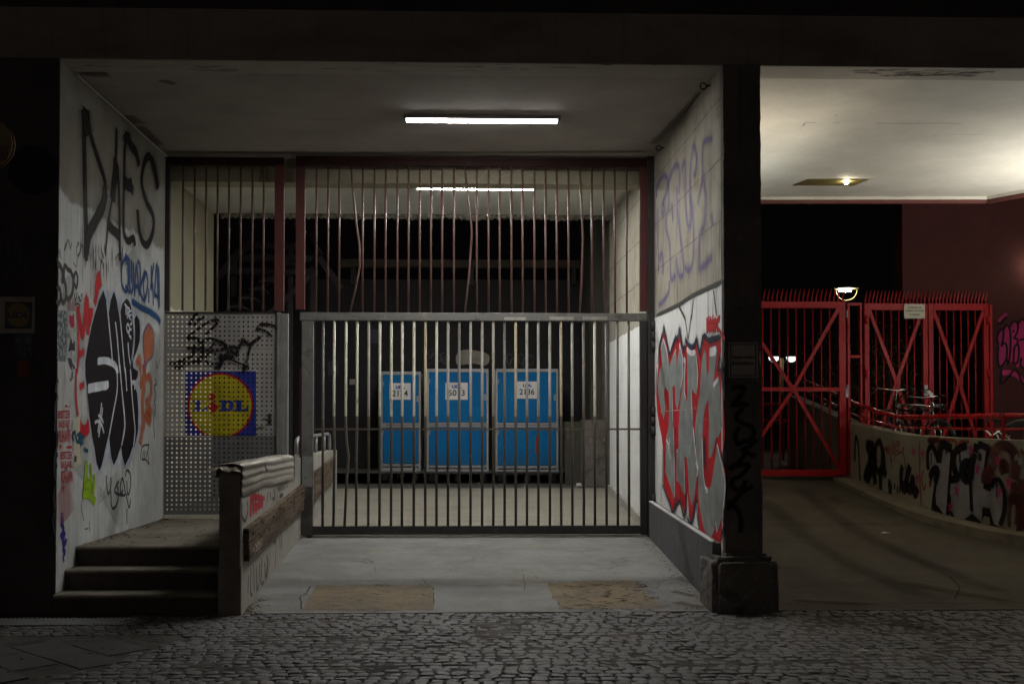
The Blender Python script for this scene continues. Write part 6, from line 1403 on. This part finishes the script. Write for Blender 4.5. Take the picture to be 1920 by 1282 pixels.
protos = [cobble_mesh(.090+.007*math.sin(k), .089+.003*math.cos(k*2), k) for k in range(14)]
pm = []
for v, f in protos:
    me = bpy.data.meshes.new('cobble'); me.from_pydata(v, [], f); me.polygons.foreach_set('use_smooth', [True]*len(f)); me.materials.append(M['cobble']); pm.append(me)
stones = []
y = 6.25; row = 0
while y < 9.36:
    pitch = .094+.006*math.sin(row*1.7); x = -5.6+rn.uniform(0,.1); 
    while x < 7.0:
        k = rn.randrange(14); L_ = .086+.024*rn.random(); yj = y+.012*math.sin(x*.9+row*.1)+.012*noise.noise(Vector((x*2.5,row*.3,0)))
        edge_left = 9.36-.0*x
        if not in_slabs(x, yj) and yj < 9.37 and not (x < -2.72 and yj > 8.93):
            zz_ = .004*noise.noise(Vector((x*1.2,yj*1.2,5)))*2+rn.uniform(-.0025,.0025)-(.012 if rn.random() < .03 else 0)
            if 9.0 < yj < 9.12 and rn.random() < .5: zz_ -= .006
            far = -(.0) if row % 11 else -.004
            rot = rn.gauss(0,.09)+(.6 if x < -2.0 and yj > 8.35 else 0)
            stones.append((x+L_/2, yj, zz_+far, rot, rn.gauss(0,.055), rn.gauss(0,.055), k, rn.uniform(.86,1.06)*L_/.092))
        x += L_+rn.uniform(.002,.012)
    y += pitch; row += 1
def inview(s_):
    px = 862+s_[0]*FP/s_[1]; py = 795+EYE*FP/s_[1]; return -10 < px < 1930 and py < 1290
vis = sorted([s_ for s_ in stones if inview(s_)], key=lambda s_: s_[1])
ids = set(id(s_) for s_ in vis[:300]); rest = MB()
from mathutils import Matrix, Euler
for s_ in stones:
    if id(s_) in ids:
        o = bpy.data.objects.new('cobble', pm[s_[6]]); C.objects.link(o); o.parent = pv
        o.location = (s_[0], s_[1]-8, s_[2]); o.rotation_euler = (s_[4], s_[5], s_[3]); o.scale = (s_[7], s_[7]**.3, 1)
    else:
        mt = Matrix.Translation((s_[0], s_[1], s_[2])) @ Euler((s_[4], s_[5], s_[3])).to_matrix().to_4x4() @ Matrix.Diagonal((s_[7], s_[7]**.3, 1, 1))
        v, f = protos[s_[6]]; rest.add([mt @ Vector(q) for q in v], f)
o = link('more_cobbles', rest, M['cobble'], pv, smooth=True, kind='stuff')
# slabs at 45 degrees
ps = root('slab_paving', (-3.6, 7.5, 0), '', ''); del ps['category']; del ps['label']; ps['kind'] = 'structure'
link('slab_bed', MB().box(-6, pB.x-.02, 6.3, slab_top, -.03, -.0215), M['joint'], ps)
u0 = onZ(110, 1235, 0)
for i in range(-14, 14):
    for j in range(-12, 14):
        sx, sy = .52, .325; uu = j*sx+(i % 2)*sx/2; vv = i*sy
        cx = u0.x+(uu*.7071+vv*.7071)+.18; cy = u0.y+(-uu*.7071+vv*.7071)+.18-.2
        if cx < -5.4 or cy < 6.5 or not all(in_slabs(cx+a, cy+b) for a, b in ((0,0), (.13,.05), (-.05,.16))): continue
        mb = MB(); mb.box(-sx/2+.004, sx/2-.004, -sy/2+.004, sy/2-.004, -.02, .003)
        me_o = link('slab', mb, M['slab'], ps, local=True, bev=.004); me_o.location = (cx+3.6, cy-7.5, rn.uniform(-.001,.002)); me_o.rotation_euler.z = -math.pi/4
# drain grate
a = onZ(-60, 1160, 0); b = onZ(228, 1173, 0)
dg = root('drain_grate', ((a.x+b.x)/2, (a.y+b.y)/2, 0), 'long black drain grate along the dark facade', 'grate')
x0, x1, ya, yb = -4.6, b.x, b.y+.03, a.y+.03
link('frame', MB().box(x0, x1, ya, ya+.015, -.03, .004).box(x0, x1, yb-.015, yb, -.03, .004).box(x1-.015, x1, ya+.0155, yb-.0155, -.03, .004), M['gate_dark'], dg)
nsl = int((x1-x0)/.035); me = None
for k in range(nsl):
    x = x0+.02+k*.035
    if me is None: o = link('slat', MB().bar((x,ya+.02,-.004), (x+.05,yb-.02,-.004), .012, .02, (0,0,1)), M['steel'], dg); me = o.data; xf = x
    else: o = bpy.data.objects.new('slat', me); C.objects.link(o); o.parent = dg; o.location = (x-xf,0,0)
# granite edge strip between cobbles and ramp
link('edge_strip', MB().box(-1.8, 2.1, 9.375, 9.43, -.03, .0035), M['drive'], kind='structure')
link('edge_strip', MB().box(XP+.14, 7, 9.38, 9.43, -.03, .0035), M['side_drive'], kind='structure')
link('facade_footing', MB().box(-6, -1.99, 9.37, 9.6, -.04, -.002), M['riser'], kind='structure')
# leaves, dirt and scraps
dl = MB(); rn = random.Random(17)
def leafat(x, y, z, s_):
    a = rn.uniform(0,6.28); t = rn.uniform(-.5,.5)
    dl.sheet([(x+s_*math.cos(a),y+s_*math.sin(a),z+.002), (x+s_*.5*math.cos(a+1.6),y+s_*.5*math.sin(a+1.6),z+.004+abs(t)*s_*.5), (x-s_*math.cos(a),y-s_*math.sin(a),z+.003), (x-s_*.5*math.cos(a+1.6),y-s_*.5*math.sin(a+1.6),z+.003)])
for _ in range(420):
    y = 9.95+2.8*rn.random(); x = XL+.01+abs(rn.gauss(0,.09)) if rn.random() < .5 else rn.uniform(XL,-2.0)
    if rn.random() < .35: y = 12.72-abs(rn.gauss(0,.1))
    leafat(x, y, .505, rn.uniform(.008,.03))
for _ in range(140): leafat(rn.uniform(XL,-2.0), y1+.1+.25*rn.random(), .168, rn.uniform(.005,.012)); leafat(rn.uniform(XL,-2.0), y2+.08+.22*rn.random(), .337, rn.uniform(.005,.012))
for _ in range(420):
    y = 9.45+3.2*rn.random()**1.6; x = 2.15-abs(rn.gauss(0,.07+.12*max(0,1-(y-9.4)))); leafat(x, y, rampz(y), rn.uniform(.006,.02))
for _ in range(200): y = 9.33+.6*rn.random()**2; leafat(-1.79+abs(rn.gauss(0,.08)), y, rampz(y), rn.uniform(.006,.02))
sl2 = MB()
for _ in range(260):
    x = rn.uniform(-3.4, 5.2); y = rn.uniform(6.9, 9.3) if rn.random() < .6 else 9.3-abs(rn.gauss(0,.12)); s_ = rn.uniform(.004,.012); a = rn.uniform(0,3.14)
    sl2.box(x-s_, x+s_, y-s_*.4, y+s_*.4, .002, .002+s_*.6)
link('street_crumbs', sl2, M['litter'], kind='stuff')
link('dead_leaves', dl, M['litter'], kind='stuff')
for px, py, s_, lab in ((1620,1221,.05,'white paper scrap on the cobbles at the lower right'), (488,1161,.012,'tiny white scrap on the cobbles near the low wall'), (462,1161,.0,None)):
    if lab:
        q = onZ(px, py, 0); r_ = root('paper_scrap', (q.x, q.y, .002), lab, 'litter'); link('scrap', MB().add([(q.x-s_,q.y,.006), (q.x+s_*.3,q.y-s_*.5,.01), (q.x+s_,q.y+s_*.1,.006), (q.x,q.y+s_*.6,.02)], [(0,1,2), (0,2,3)]), M['paper'], r_)
def sidept(px, py):
    d = ray(px, py); s = (EYE+.95)/(.1*d.y-d.z); return Vector((d.x*s, d.y*s, sidez(d.y*s)))
q = sidept(1660, 1000); r_ = root('paper_scrap', q, 'small pale scrap on the brown side driveway', 'litter'); link('scrap', MB().add([q+Vector(v) for v in ((-.06,0,.006),(.0,-.04,.012),(.06,0,.006),(0,.05,.02))], [(0,1,2), (0,2,3)]), M['paper'], r_)
